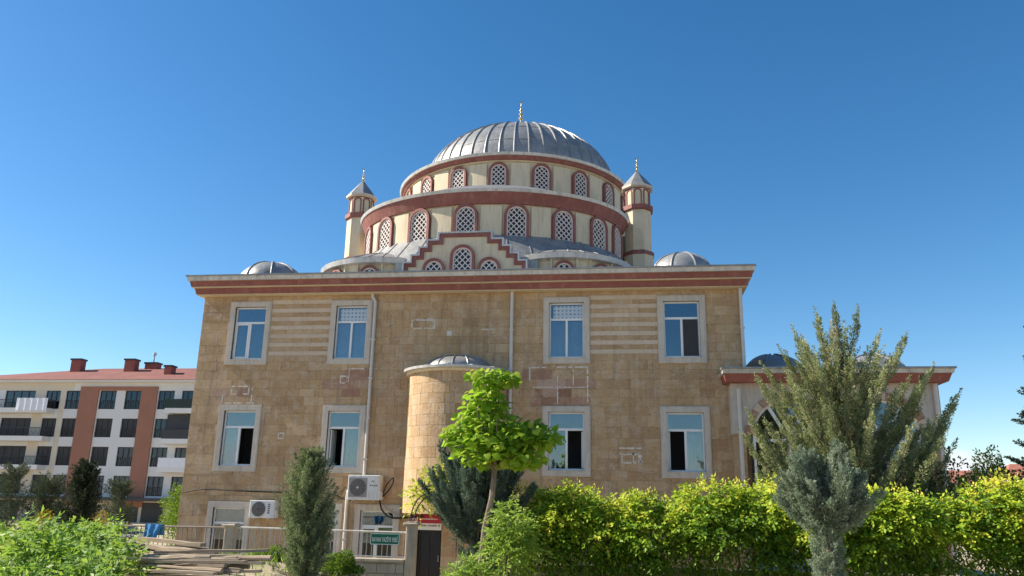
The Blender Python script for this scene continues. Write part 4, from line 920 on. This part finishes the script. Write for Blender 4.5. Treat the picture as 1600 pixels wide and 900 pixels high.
limbs = fan(-2.84, 16, .85, 70, (36, 84), (1.36, 2.2), .026, (1.0, .75))+fan(-2.75, 16, .3, 22, (35, 70), (.5, .8), .02)
juniper('blue_juniper', '', 2.93, 12.5, 0, fan(2.93, 12.5, 1.42, 84, (20, 86), (.74, 1.04), .012, (1, .9)), 'needle_blue', 36, 60, (.15, .28), .058, .038, .014, .14, root=bj)
juniper('juniper', 'deep blue-green bushy juniper behind the broad-leaved tree', -2.95, 16, 0, limbs, 'needle_deep', 26, 60, (.18, .32), .062, .046, .016, .18)

# ------------------------------------------------------------------ broad-leaved plants
def pinnate(P, A, ln, k, L, W, tone, droop=.35, tvar=.1, face=(0, 0, 1.)):
    m_ = len(P); A = nrm(A); side = nrm(np.cross(A, np.array([[0, 0, 1.]])+rng.normal(0, .25, (m_, 3)))); t = (np.arange(k)+.6)/k; sg = np.where(np.arange(k) % 2, 1., -1.); sg[-1] = 0
    B = P[:, None]+A[:, None]*(ln[:, None]*t)[..., None]; B[..., 2] -= droop*ln[:, None]*t**2
    D = A[:, None]*(.45+.55*(sg == 0))[None, :, None]+side[:, None]*sg[None, :, None]*.9+rng.normal(0, .16, (m_, k, 3)); D[..., 2] -= droop*.7
    S = np.cross(D, np.array(face)+rng.normal(0, .33, (m_, k, 3)))
    return B.reshape(-1, 3), D.reshape(-1, 3), S.reshape(-1, 3), L*rng.uniform(.75, 1.2, m_*k), W*rng.uniform(.8, 1.2, m_*k), (tone[:, None]+rng.normal(0, tvar, (m_, k))).ravel()
def cat2(*arrs): return [np.concatenate(x) for x in zip(*arrs)]
HX = [-2.4, -1.6, -.6, .3, .8, 1.2, 1.6, 2.2, 2.8, 3.4, 4.0, 4.5, 5.0, 5.5, 5.9, 6.3, 6.9, 7.6, 11]; HZ = [1.9, 1.96, 1.88, 1.78, 1.80, 1.92, 2.10, 2.14, 2.04, 1.88, 1.92, 2.05, 1.95, 1.84, 1.90, 2.10, 2.22, 2.22, 2.1]
def hedge(label, x0, x1, n, nd, yoff=0):
    t = thing('hedge', ((x0+x1)/2, 16.2+yoff, 0), label, 'hedge', 'climber hedge along the garden wall')
    # sprays gathered into clumps over the face and top, thinner between them
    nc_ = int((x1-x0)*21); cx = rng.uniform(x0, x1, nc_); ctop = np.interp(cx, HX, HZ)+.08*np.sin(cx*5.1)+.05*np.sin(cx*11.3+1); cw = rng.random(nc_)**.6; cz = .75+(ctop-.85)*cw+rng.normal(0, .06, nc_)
    cy = 16.25+yoff+np.where(rng.random(nc_) < .72, -1, 1)*(.48*np.clip((ctop-cz)/.5+.2, 0, 1)**.5+rng.normal(0, .10, nc_)); cr = rng.uniform(.10, .30, nc_); ctone = np.clip(rng.normal(.14, .15, nc_)+.60*cw**1.6, 0, 1)  # tone rises with height: yellower new growth, plus front shade put into leaf colour
    idx = rng.integers(0, nc_, n); d = sph(n); q = rng.random(n)**.45; P = np.stack([cx, cy, cz], 1)[idx]+d*(q*cr[idx])[:, None]*np.array([[1.2, 1, .85]])
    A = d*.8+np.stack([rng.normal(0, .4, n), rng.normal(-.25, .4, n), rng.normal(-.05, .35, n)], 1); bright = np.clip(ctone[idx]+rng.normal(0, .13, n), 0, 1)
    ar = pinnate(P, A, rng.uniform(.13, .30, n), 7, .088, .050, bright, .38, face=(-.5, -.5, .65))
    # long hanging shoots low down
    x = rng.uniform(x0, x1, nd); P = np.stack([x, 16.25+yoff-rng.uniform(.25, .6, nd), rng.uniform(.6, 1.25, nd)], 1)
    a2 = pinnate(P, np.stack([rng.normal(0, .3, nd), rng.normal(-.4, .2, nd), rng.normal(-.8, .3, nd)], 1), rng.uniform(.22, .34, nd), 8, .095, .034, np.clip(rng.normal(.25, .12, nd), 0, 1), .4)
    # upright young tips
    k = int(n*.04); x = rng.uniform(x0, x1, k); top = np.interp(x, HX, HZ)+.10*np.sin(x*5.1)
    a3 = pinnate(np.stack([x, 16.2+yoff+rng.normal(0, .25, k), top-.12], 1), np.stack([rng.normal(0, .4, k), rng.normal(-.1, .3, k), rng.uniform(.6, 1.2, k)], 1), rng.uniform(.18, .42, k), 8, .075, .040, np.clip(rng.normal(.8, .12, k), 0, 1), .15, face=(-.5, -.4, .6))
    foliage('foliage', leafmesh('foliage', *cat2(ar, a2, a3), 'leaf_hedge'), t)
    for i in range(int((x1-x0)*2.2)):
        x = rng.uniform(x0+.1, x1-.1); trunk(t, [(x, 16.3+yoff, 0), (x+rng.normal(0, .12), 16.2+yoff, .7), (x+rng.normal(0, .25), 16.2+yoff, 1.3), (x+rng.normal(0, .35), 16.2+yoff, np.interp(x, HX, HZ)-.15)], [.03, .024, .015, .006], 'stem')
    return t
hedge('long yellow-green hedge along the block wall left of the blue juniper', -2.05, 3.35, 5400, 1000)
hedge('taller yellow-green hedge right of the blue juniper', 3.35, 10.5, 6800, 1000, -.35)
def bush(name, label, parts, mat, n, L, W, cat='shrub', group=None, style='pin', k=7, tone=(.5, .18), stems=6, z0=0, lnr=(.16, .28), droop=.3):
    c0 = parts[0]; t = thing(name, (c0[0], c0[1], z0), label, cat, group); P = []; A = []
    for (cx, cy, cz, rx, ry, rz) in parts:
        m_ = int(n*rx*rz/sum(p[3]*p[5] for p in parts)); d = sph(m_); d[:, 2] = np.abs(d[:, 2])*np.where(rng.random(m_) < .8, 1, -1); q = rng.random(m_)**.33*(1+.14*np.sin(d[:, 0]*7)+.1*np.sin(d[:, 2]*9))
        P.append(np.array([[cx, cy, cz]])+d*q[:, None]*np.array([[rx, ry, rz]])); A.append(d*.9+rng.normal(0, .4, (m_, 3)))
    P = np.concatenate(P); A = np.concatenate(A); m_ = len(P); tn = rng.normal(*tone, m_)
    if style == 'pin': ar = pinnate(P, A, rng.uniform(*lnr, m_), k, L, W, tn, droop, face=(-.5, -.4, .65))
    else: D = A+rng.normal(0, .4, (m_, 3)); ar = (P, D, np.cross(D, rng.normal(size=(m_, 3))), L*rng.uniform(.7, 1.25, m_), W*rng.uniform(.8, 1.2, m_), tn)
    foliage('foliage', leafmesh('foliage', *ar, mat), t)
    for i in range(stems):
        p = parts[i % len(parts)]; d = sph(1)[0]; trunk(t, [(c0[0]+rng.normal(0, .06), c0[1]+rng.normal(0, .06), z0-.05), (p[0]+.3*d[0]*p[3], p[1]+.3*d[1]*p[4], p[2]-.2*p[5]), (p[0]+.7*d[0]*p[3], p[1]+.7*d[1]*p[4], p[2]+.6*abs(d[2])*p[5])], [.016, .011, .004], 'stem')
    return t
bush('leafy_shrub', 'bright green shrub of small pinnate leaves under the broad-leaved tree', [(-1.72, 12.5, 1.25, .26, .3, .46), (-1.62, 12.4, .95, .36, .3, .40), (-1.80, 12.5, .95, .22, .3, .32)], 'leaf_shrub', 430, .075, .03, k=9, stems=10)
bush('leafy_shrub', 'lower bright green shrub left of the tree trunk', [(-2.36, 12.4, .58, .20, .25, .30), (-2.15, 12.3, .5, .24, .3, .28)], 'leaf_shrub', 220, .07, .03, k=8, stems=6)
bush('box_shrub', 'small round green shrub left of the columnar cypress', [(-6.92, 15.8, .38, .42, .36, .38)], 'leaf_box', 4200, .05, .028, style='leaf', stems=5)
bush('box_shrub', 'small round green shrub right of the columnar cypress', [(-5.45, 15.8, .36, .40, .34, .36)], 'leaf_box', 3800, .05, .028, style='leaf', stems=5)
bush('sapling', 'yellow-green sapling behind the deep blue-green juniper', [(-3.72, 18.2, 2.3, .38, .3, .35), (-4.22, 18.2, 1.98, .40, .3, .40), (-4.55, 18.1, 1.75, .25, .25, .25), (-3.62, 18.0, 1.55, .16, .2, .10)], 'leaf_hedge', 330, .095, .045, tone=(.8, .15), stems=1, z0=-1.1, cat='sapling')
bush('evergreen_shrub', 'dark evergreen shrub behind the hedge at the foot of the wing', [(7.2, 19.5, 1.5, .9, .7, 1.2), (8.2, 20, 1.3, .9, .7, 1.3), (6.3, 19.2, 1.2, .8, .6, 1.1)], 'leaf_dark' if 'leaf_dark' in MATS else (leafmat('leaf_dark', [(0, (.015, .03, .01)), (.6, (.035, .065, .02)), (1, (.08, .12, .03))], .2, (.15, .25, .03)), 'leaf_dark')[1], 5200, .08, .045, style='leaf', z0=-1.1)
bush('garden_shrub', 'rounded green shrub against the left corner of the mosque', [(-16.6, 30, 1.3, 1.0, .8, .95), (-16.2, 29.5, .5, .9, .8, .8)], 'leaf_box', 6200, .085, .05, style='leaf', z0=-1.1, tone=(.6, .18))
bush('garden_shrub', 'pale green shrub behind the rounded shrub at the mosque corner', [(-20.0, 38, 1.7, 1.6, 1, 1.4)], 'leaf_shrub', 4200, .11, .06, style='leaf', z0=-1.1, tone=(.45, .15))
bush('garden_shrub', 'green shrub right of the small spiky pine', [(-19.6, 35, .6, .9, .7, 1.0)], 'leaf_shrub', 3000, .10, .055, style='leaf', z0=-1.1, tone=(.4, .15))
bush('golden_shrub', 'golden yellow shrub left of the leaning cypress', [(-16.6, 22, .85, .32, .3, .38)], 'leaf_gold', 500, .07, .035, style='leaf', z0=-1.1)
bush('golden_shrub', 'golden yellow shrub right of the leaning cypress', [(-20.9, 31, .55, .42, .4, .5)], 'leaf_gold', 700, .08, .04, style='leaf', z0=-1.1)
# weeds of the left foreground
WL = 'tall leafy weed among the green weeds of the left foreground'
for i, (x, y, h, w) in enumerate([(-9.1, 11.6, 1.40, .5), (-8.5, 11.0, 1.38, .5), (-8.0, 10.8, 1.16, .46), (-7.45, 10.6, 1.18, .44), (-8.0, 12.2, 1.34, .46), (-8.75, 12.4, 1.30, .46), (-6.95, 10.2, .98, .38), (-7.5, 9.8, .96, .42), (-8.0, 9.8, 1.0, .46), (-6.5, 9.5, .88, .32), (-9.5, 12.6, 1.36, .5), (-9.0, 13.4, 1.30, .42), (-7.25, 11.3, 1.12, .36), (-6.9, 9.2, .84, .34), (-9.6, 14.2, 1.28, .4)]):
    bush('weed_plant', WL, [(x, y, h-.58, w, w*.8, .44), (x+.1, y-.15, h-.74, w*.9, w*.7, .36)], 'leaf_weed', int(rng.uniform(110, 190)), rng.uniform(.085, .13), rng.uniform(.034, .05), cat='weed', group='weeds of the left foreground', k=9, tone=(.55, .2), stems=5, z0=gz(x, y), lnr=(.2, .36))
# broad-leaved tree (heart-shaped leaves)
ct = thing('broadleaf_tree', (-2.42, 14, 0), 'young tree with large heart-shaped bright green leaves before the bay', 'tree')
trunk(ct, [(-2.46, 14, -.1), (-2.40, 14, .7), (-2.35, 14, 1.3), (-2.24, 14, 1.8), (-2.20, 14, 2.3)], [.062, .055, .05, .052, .045])
top = (-2.20, 14, 2.25)
for e in ((-2.45, 13.9, 3.9), (-2.15, 14.1, 3.95), (-1.5, 13.8, 3.0), (-1.3, 14.1, 2.85), (-2.95, 13.8, 2.9), (-2.7, 14.3, 3.2), (-1.9, 14.4, 3.3), (-2.1, 13.5, 3.1), (-2.5, 13.6, 3.3)):
    mid = tuple(.5*(a+b)+(.08 if i == 2 else 0) for i, (a, b) in enumerate(zip(top, e))); trunk(ct, [top, mid, e], [.028, .018, .006], 'limb')
def heart():
    hx = [0, .28, .46, .50, .40, .20, 0]; hz = [.06, -.02, .12, .36, .62, .86, 1.08]; v = [(0, 0, .06)]; 
    half = list(zip(hx[1:-1], hz[1:-1])); vs_ = [(0, 0.06, 0)]+[(x, z, -.16*x-.10*z*z) for x, z in half]+[(0, 1.08, -.18)]+[(-x, z, -.16*x-.10*z*z) for x, z in reversed(half)]+[(0, .5, .03)]
    nn_ = len(vs_)-1; fs = [(nn_, a, (a+1) % nn_) for a in range(nn_)]; return np.array(vs_), fs
HV, HF = heart()
lob = [(-2.35, 14, 3.88, .42, .38, .20, 85), (-2.05, 14, 3.82, .26, .3, .18, 45), (-2.40, 14, 3.45, .42, .42, .30, 120), (-2.35, 14, 3.0, .62, .55, .40, 260), (-2.35, 13.9, 2.62, .62, .6, .32, 230), (-2.85, 14, 2.85, .30, .3, .22, 50), (-1.75, 14, 2.85, .55, .5, .28, 170), (-1.35, 14, 2.82, .34, .35, .16, 70), (-1.75, 13.9, 2.52, .42, .45, .22, 100)]
LF = []
for cx, cy, cz, rx, ry, rz, k in lob:
    k = int(k*1.6); d = sph(k); q = rng.random(k)**.4; P = np.array([cx, cy, cz])+d*q[:, None]*np.array([rx, ry, rz])
    for p, dd in zip(P, d):
        out = np.array([dd[0]+rng.normal(0, .5), dd[1]+rng.normal(-.1, .5), -.45+rng.normal(0, .4)]); out /= np.linalg.norm(out); nr = np.array([rng.normal(-.15, .55), rng.normal(-.3, .5), 1.]); sd = np.cross(out, nr); sd /= np.linalg.norm(sd); nr = np.cross(sd, out)
        LF.append((p, sd, out, nr, rng.uniform(.065, .165)))
LF.sort(key=lambda l: l[0][1]-l[4]*2)
variants = []
for tn in (.2, .4, .55, .7, .9):
    me = bpy.data.meshes.new('leaf'); me.from_pydata([tuple(v) for v in HV], [], HF); a = me.attributes.new('tone', 'FLOAT', 'FACE'); a.data.foreach_set('value', [tn]*len(HF)); me.materials.append(MATS['leaf_catalpa']); me.polygons.foreach_set('use_smooth', [True]*len(HF)); variants.append(me)
inv = wm(ct).inverted(); rv = []; rf = []; rt = []
for i, (p, sd, out, nr, s) in enumerate(LF):
    if i < 290:
        o = bpy.data.objects.new('leaf', random.choice(variants)); col.objects.link(o); o.parent = ct; o.matrix_parent_inverse = inv
        o.matrix_basis = Matrix(((sd[0]*s, out[0]*s, nr[0]*s, p[0]), (sd[1]*s, out[1]*s, nr[1]*s, p[1]), (sd[2]*s, out[2]*s, nr[2]*s, p[2]), (0, 0, 0, 1)))
    else:
        b = len(rv); rv += [tuple(p+s*(v[0]*sd+v[1]*out+v[2]*nr)) for v in HV]; rf += [tuple(b+q for q in f) for f in HF]; rt += [random.choice((.2, .4, .55, .7, .9))]*len(HF)
me = bpy.data.meshes.new('crown'); me.from_pydata(rv, [], rf); a = me.attributes.new('tone', 'FLOAT', 'FACE'); a.data.foreach_set('value', rt); me.materials.append(MATS['leaf_catalpa']); me.polygons.foreach_set('use_smooth', [True]*len(rf)); foliage('crown', me, ct)

# rough grass of the verge
n_ = 16000; gx = rng.uniform(-12, 11, n_); gy = 16.6-rng.random(n_)**1.5*9; keep = (np.sin(gx*1.9+gy)+np.sin(gy*2.7-gx*.8)+rng.normal(0, .6, n_)) > -.2; gx, gy = gx[keep], gy[keep]; n_ = len(gx)
gp = np.stack([gx, gy, np.array([gz(a, b) for a, b in zip(gx, gy)])-.01], 1); gd = np.stack([rng.normal(0, .35, n_), rng.normal(0, .35, n_), np.ones(n_)], 1)
tag(obj('grass', leafmesh('grass', gp, gd, np.cross(gd, rng.normal(size=(n_, 3))), rng.uniform(.08, .26, n_), rng.uniform(.012, .022, n_), rng.normal(.5, .25, n_), 'leaf_weed')), 'rough grass on the verge before the garden wall', 'grass', kind='stuff')

# ------------------------------------------------------------------ timber piles
def timber(p, q, w, h, rnd, label, group):
    p, q = Vector(p), Vector(q); d = q-p; L = d.length; k = 5; m = MB()
    pts = [Vector((L*j/k, rng.normal(0, .006), .012*math.sin(PI*j/k)*rng.normal(0, 1))) for j in range(k+1)]
    if rnd: m.tube(pts, [w*(1+.12*rng.normal()) for _ in pts], 8)
    else:
        i = 0
        for j, c in enumerate(pts): m.v += [(c.x, c.y-w, c.z-h), (c.x, c.y+w, c.z-h), (c.x, c.y+w, c.z+h), (c.x, c.y-w, c.z+h)]
        for j in range(k):
            for a in range(4): b = (a+1) % 4; m.f.append((4*j+a, 4*j+b, 4*j+4+b, 4*j+4+a)); m.t.append(.5)
        m.f += [(3, 2, 1, 0), (4*k, 4*k+1, 4*k+2, 4*k+3)]; m.t += [.5]*2
    o = m.build('timber', 'timber'); o.location = p; o.rotation_euler = d.to_track_quat('X', 'Z').to_euler(); tag(o, label, 'timber', group); return o
for i in range(26):
    lay = i//9; yy = 11.75+.115*(i % 9)+rng.normal(0, .02); zz = .60+.085*lay+rng.normal(0, .02)+.02*(i % 9)*.5; xa = -8.6+rng.uniform(0, 1.4); xb = -5.85+rng.normal(0, .26)
    timber((xa, yy+rng.normal(0, .16), zz-.03), (xb, yy+rng.normal(0, .16), zz+.02+.03*rng.normal()), .04 if i % 3 else .055, .02, i % 3 == 1, 'long weathered pole in the front timber pile', 'poles of the front timber pile')
for i in range(16):
    lay = i//5; zz = .64+.10*lay+rng.normal(0, .015); yy = 14.2-.22*(i % 5)+rng.normal(0, .05); an = R(-14+rng.normal(0, 13)); xa = -9.0+.12*(i % 5)+rng.uniform(-.2, .3); L = rng.uniform(1.2, 1.8)
    timber((xa, yy, zz+.03), (xa+L*math.cos(an), yy+L*math.sin(an), zz-.02), .07, .03, False, 'sawn board in the timber pile behind the weeds', 'boards of the rear timber pile')
for i in range(8):
    zz = .62+.06*(i//4); yy = 12.95+.12*(i % 4); xa = -8.6+rng.uniform(0, .5); timber((xa, yy+.25, zz+.03), (xa+rng.uniform(1.2, 1.6), yy, zz-.02), .05, .03, i % 2 == 0, 'loose pole lying between the two timber piles', 'poles between the timber piles')
for i, (x, y) in enumerate(((-7.0, 15.4), (-6.98, 15.2), (-7.2, 15.6))):
    m = MB(); m.box(-.14, .14, -.06, .06, 0, .075, bev=.006); o = m.build('brick', 'rusty_brick'); o.location = (x-.9, y, gz(x-.9, y)+.0+.075*(i == 1)+.2*0); o.rotation_euler = (0, 0, rng.normal(0, .4)); tag(o, 'loose brick lying beside the left concrete post', 'brick', 'loose bricks')

# ------------------------------------------------------------------ far things
def house(name, label, x, y, w, d, ze, zr, wallm):
    h = thing(name, (x, y, -1.1), label, 'house'); m = MB(); m.box(x-w/2, x+w/2, y, y+d, -1.1, ze); m.build('wall', wallm, h)
    m = MB(); m.v = [(x-w/2-.5, y-.5, ze), (x+w/2+.5, y-.5, ze), (x+w/2+.5, y+d+.5, ze), (x-w/2-.5, y+d+.5, ze), (x-w*.2, y+d/2, zr), (x+w*.2, y+d/2, zr)]; m.f = [(0, 1, 5, 4), (1, 2, 5), (2, 3, 4, 5), (3, 0, 4), (3, 2, 1, 0)]; m.t = [.5]*5; m.build('roof', 'far_roof', h)
    for k in range(4): m = MB(); xx = x-w*.38+w*.25*k; m.box(xx-.6, xx+.6, y-.05, y-.003, ze-2.2, ze-.8); m.build('window', 'apartment_dark', h)
    return h
house('far_house', 'far red-roofed house seen past the right end of the wing', 47.5, 120, 9, 9, 5.6, 7.6, 'apartment_cream'); house('far_house', 'far pale house at the right picture edge', 56, 120, 8, 9, 6.6, 8.6, 'apartment_white')
limbs = [((22.7, 45, -1.1), (22.7, 45, 5), (21.5, 45, 11), .22)]
for i in range(34):
    a = rng.random()*2*PI; z = rng.uniform(2.6, 9.5); L = 3.0*(1-.06*(z-2.6))*rng.uniform(.7, 1.1); limbs.append(((22.7, 45, z), (22.7+.6*L*math.cos(a), 45+.6*L*math.sin(a), z+.1), (22.7+L*math.cos(a), 45+L*math.sin(a), z+.45), .05))
for z, dx in ((4.2, -2.9), (5.0, -2.4), (6.0, -1.7), (7.2, -1.2), (3.9, -2.2)): limbs.append(((22.7, 45, z-.2), (22.7+.6*dx, 44.8, z-.25), (22.7+dx, 44.7, z+.15), .05))
o = juniper('far_conifer', 'dark spreading conifer at the right picture edge', 22.7, 45, -1.1, limbs, 'needle_dark', 9, 46, (.4, .7), .12, .12, .045, .5); o['category'] = 'conifer'
bush('evergreen_shrub', 'dark bush beside the far conifer right of the wing', [(18.7, 45, 3.4, .9, .8, 1.5), (17.6, 45, 2.4, 1.2, .9, 1.2), (20.5, 44.5, 2.6, 1.2, .9, 1.4)], 'leaf_dark', 5200, .16, .08, style='leaf', z0=-1.1)
# parked car half hidden behind the weeds
car = thing('parked_car', (-26.5, 40, -1.1), 'pale parked car glimpsed behind the weeds left of the mosque', 'car')
def loft(secs):
    m = MB(); k = len(secs[0])
    for s in secs: m.v += s
    for j in range(len(secs)-1):
        for a in range(k): b = (a+1) % k; m.f.append((j*k+a, j*k+b, j*k+k+b, j*k+k+a)); m.t.append(.5)
    m.f += [tuple(range(k-1, -1, -1)), tuple((len(secs)-1)*k+a for a in range(k))]; m.t += [.5]*2; return m
CX, CY, CZ = -26.5, 40, -1.1
def sec(x, w, z0, z1): return [(CX+x, CY-w, CZ+z0), (CX+x, CY+w, CZ+z0), (CX+x, CY+w, CZ+z1-.1), (CX+x, CY+w-.1, CZ+z1), (CX+x, CY-w+.1, CZ+z1), (CX+x, CY-w, CZ+z1-.1)]
loft([sec(-2.1, .7, .4, .7), sec(-1.95, .82, .3, .88), sec(-.9, .86, .25, .95), sec(1.2, .86, .25, .98), sec(1.95, .82, .3, .95), sec(2.1, .75, .4, .8)]).build('body', 'car_paint', car, True)
loft([sec(-1.0, .78, .9, .98), sec(-.4, .70, .9, 1.42), sec(.9, .70, .9, 1.46), sec(1.7, .76, .9, 1.0)]).build('windows', 'dark_glass_solid', car, True)
loft([sec(-.45, .68, 1.40, 1.50), sec(.2, .70, 1.40, 1.55), sec(.95, .68, 1.40, 1.50)]).build('car_roof', 'car_paint', car, True)
for x in (-1.3, 1.3):
    for y in (-.8, .8):
        m = MB(); m.lathe([(0, -.1), (.22, -.1), (.31, -.08), (.31, .08), (.22, .1), (0, .1)], 0, 0, 18); m.v = [(CX+x+a, CY+y+c, CZ+.31+b) for a, b, c in m.v]; m.build('wheel', 'black_rubber', car, True)
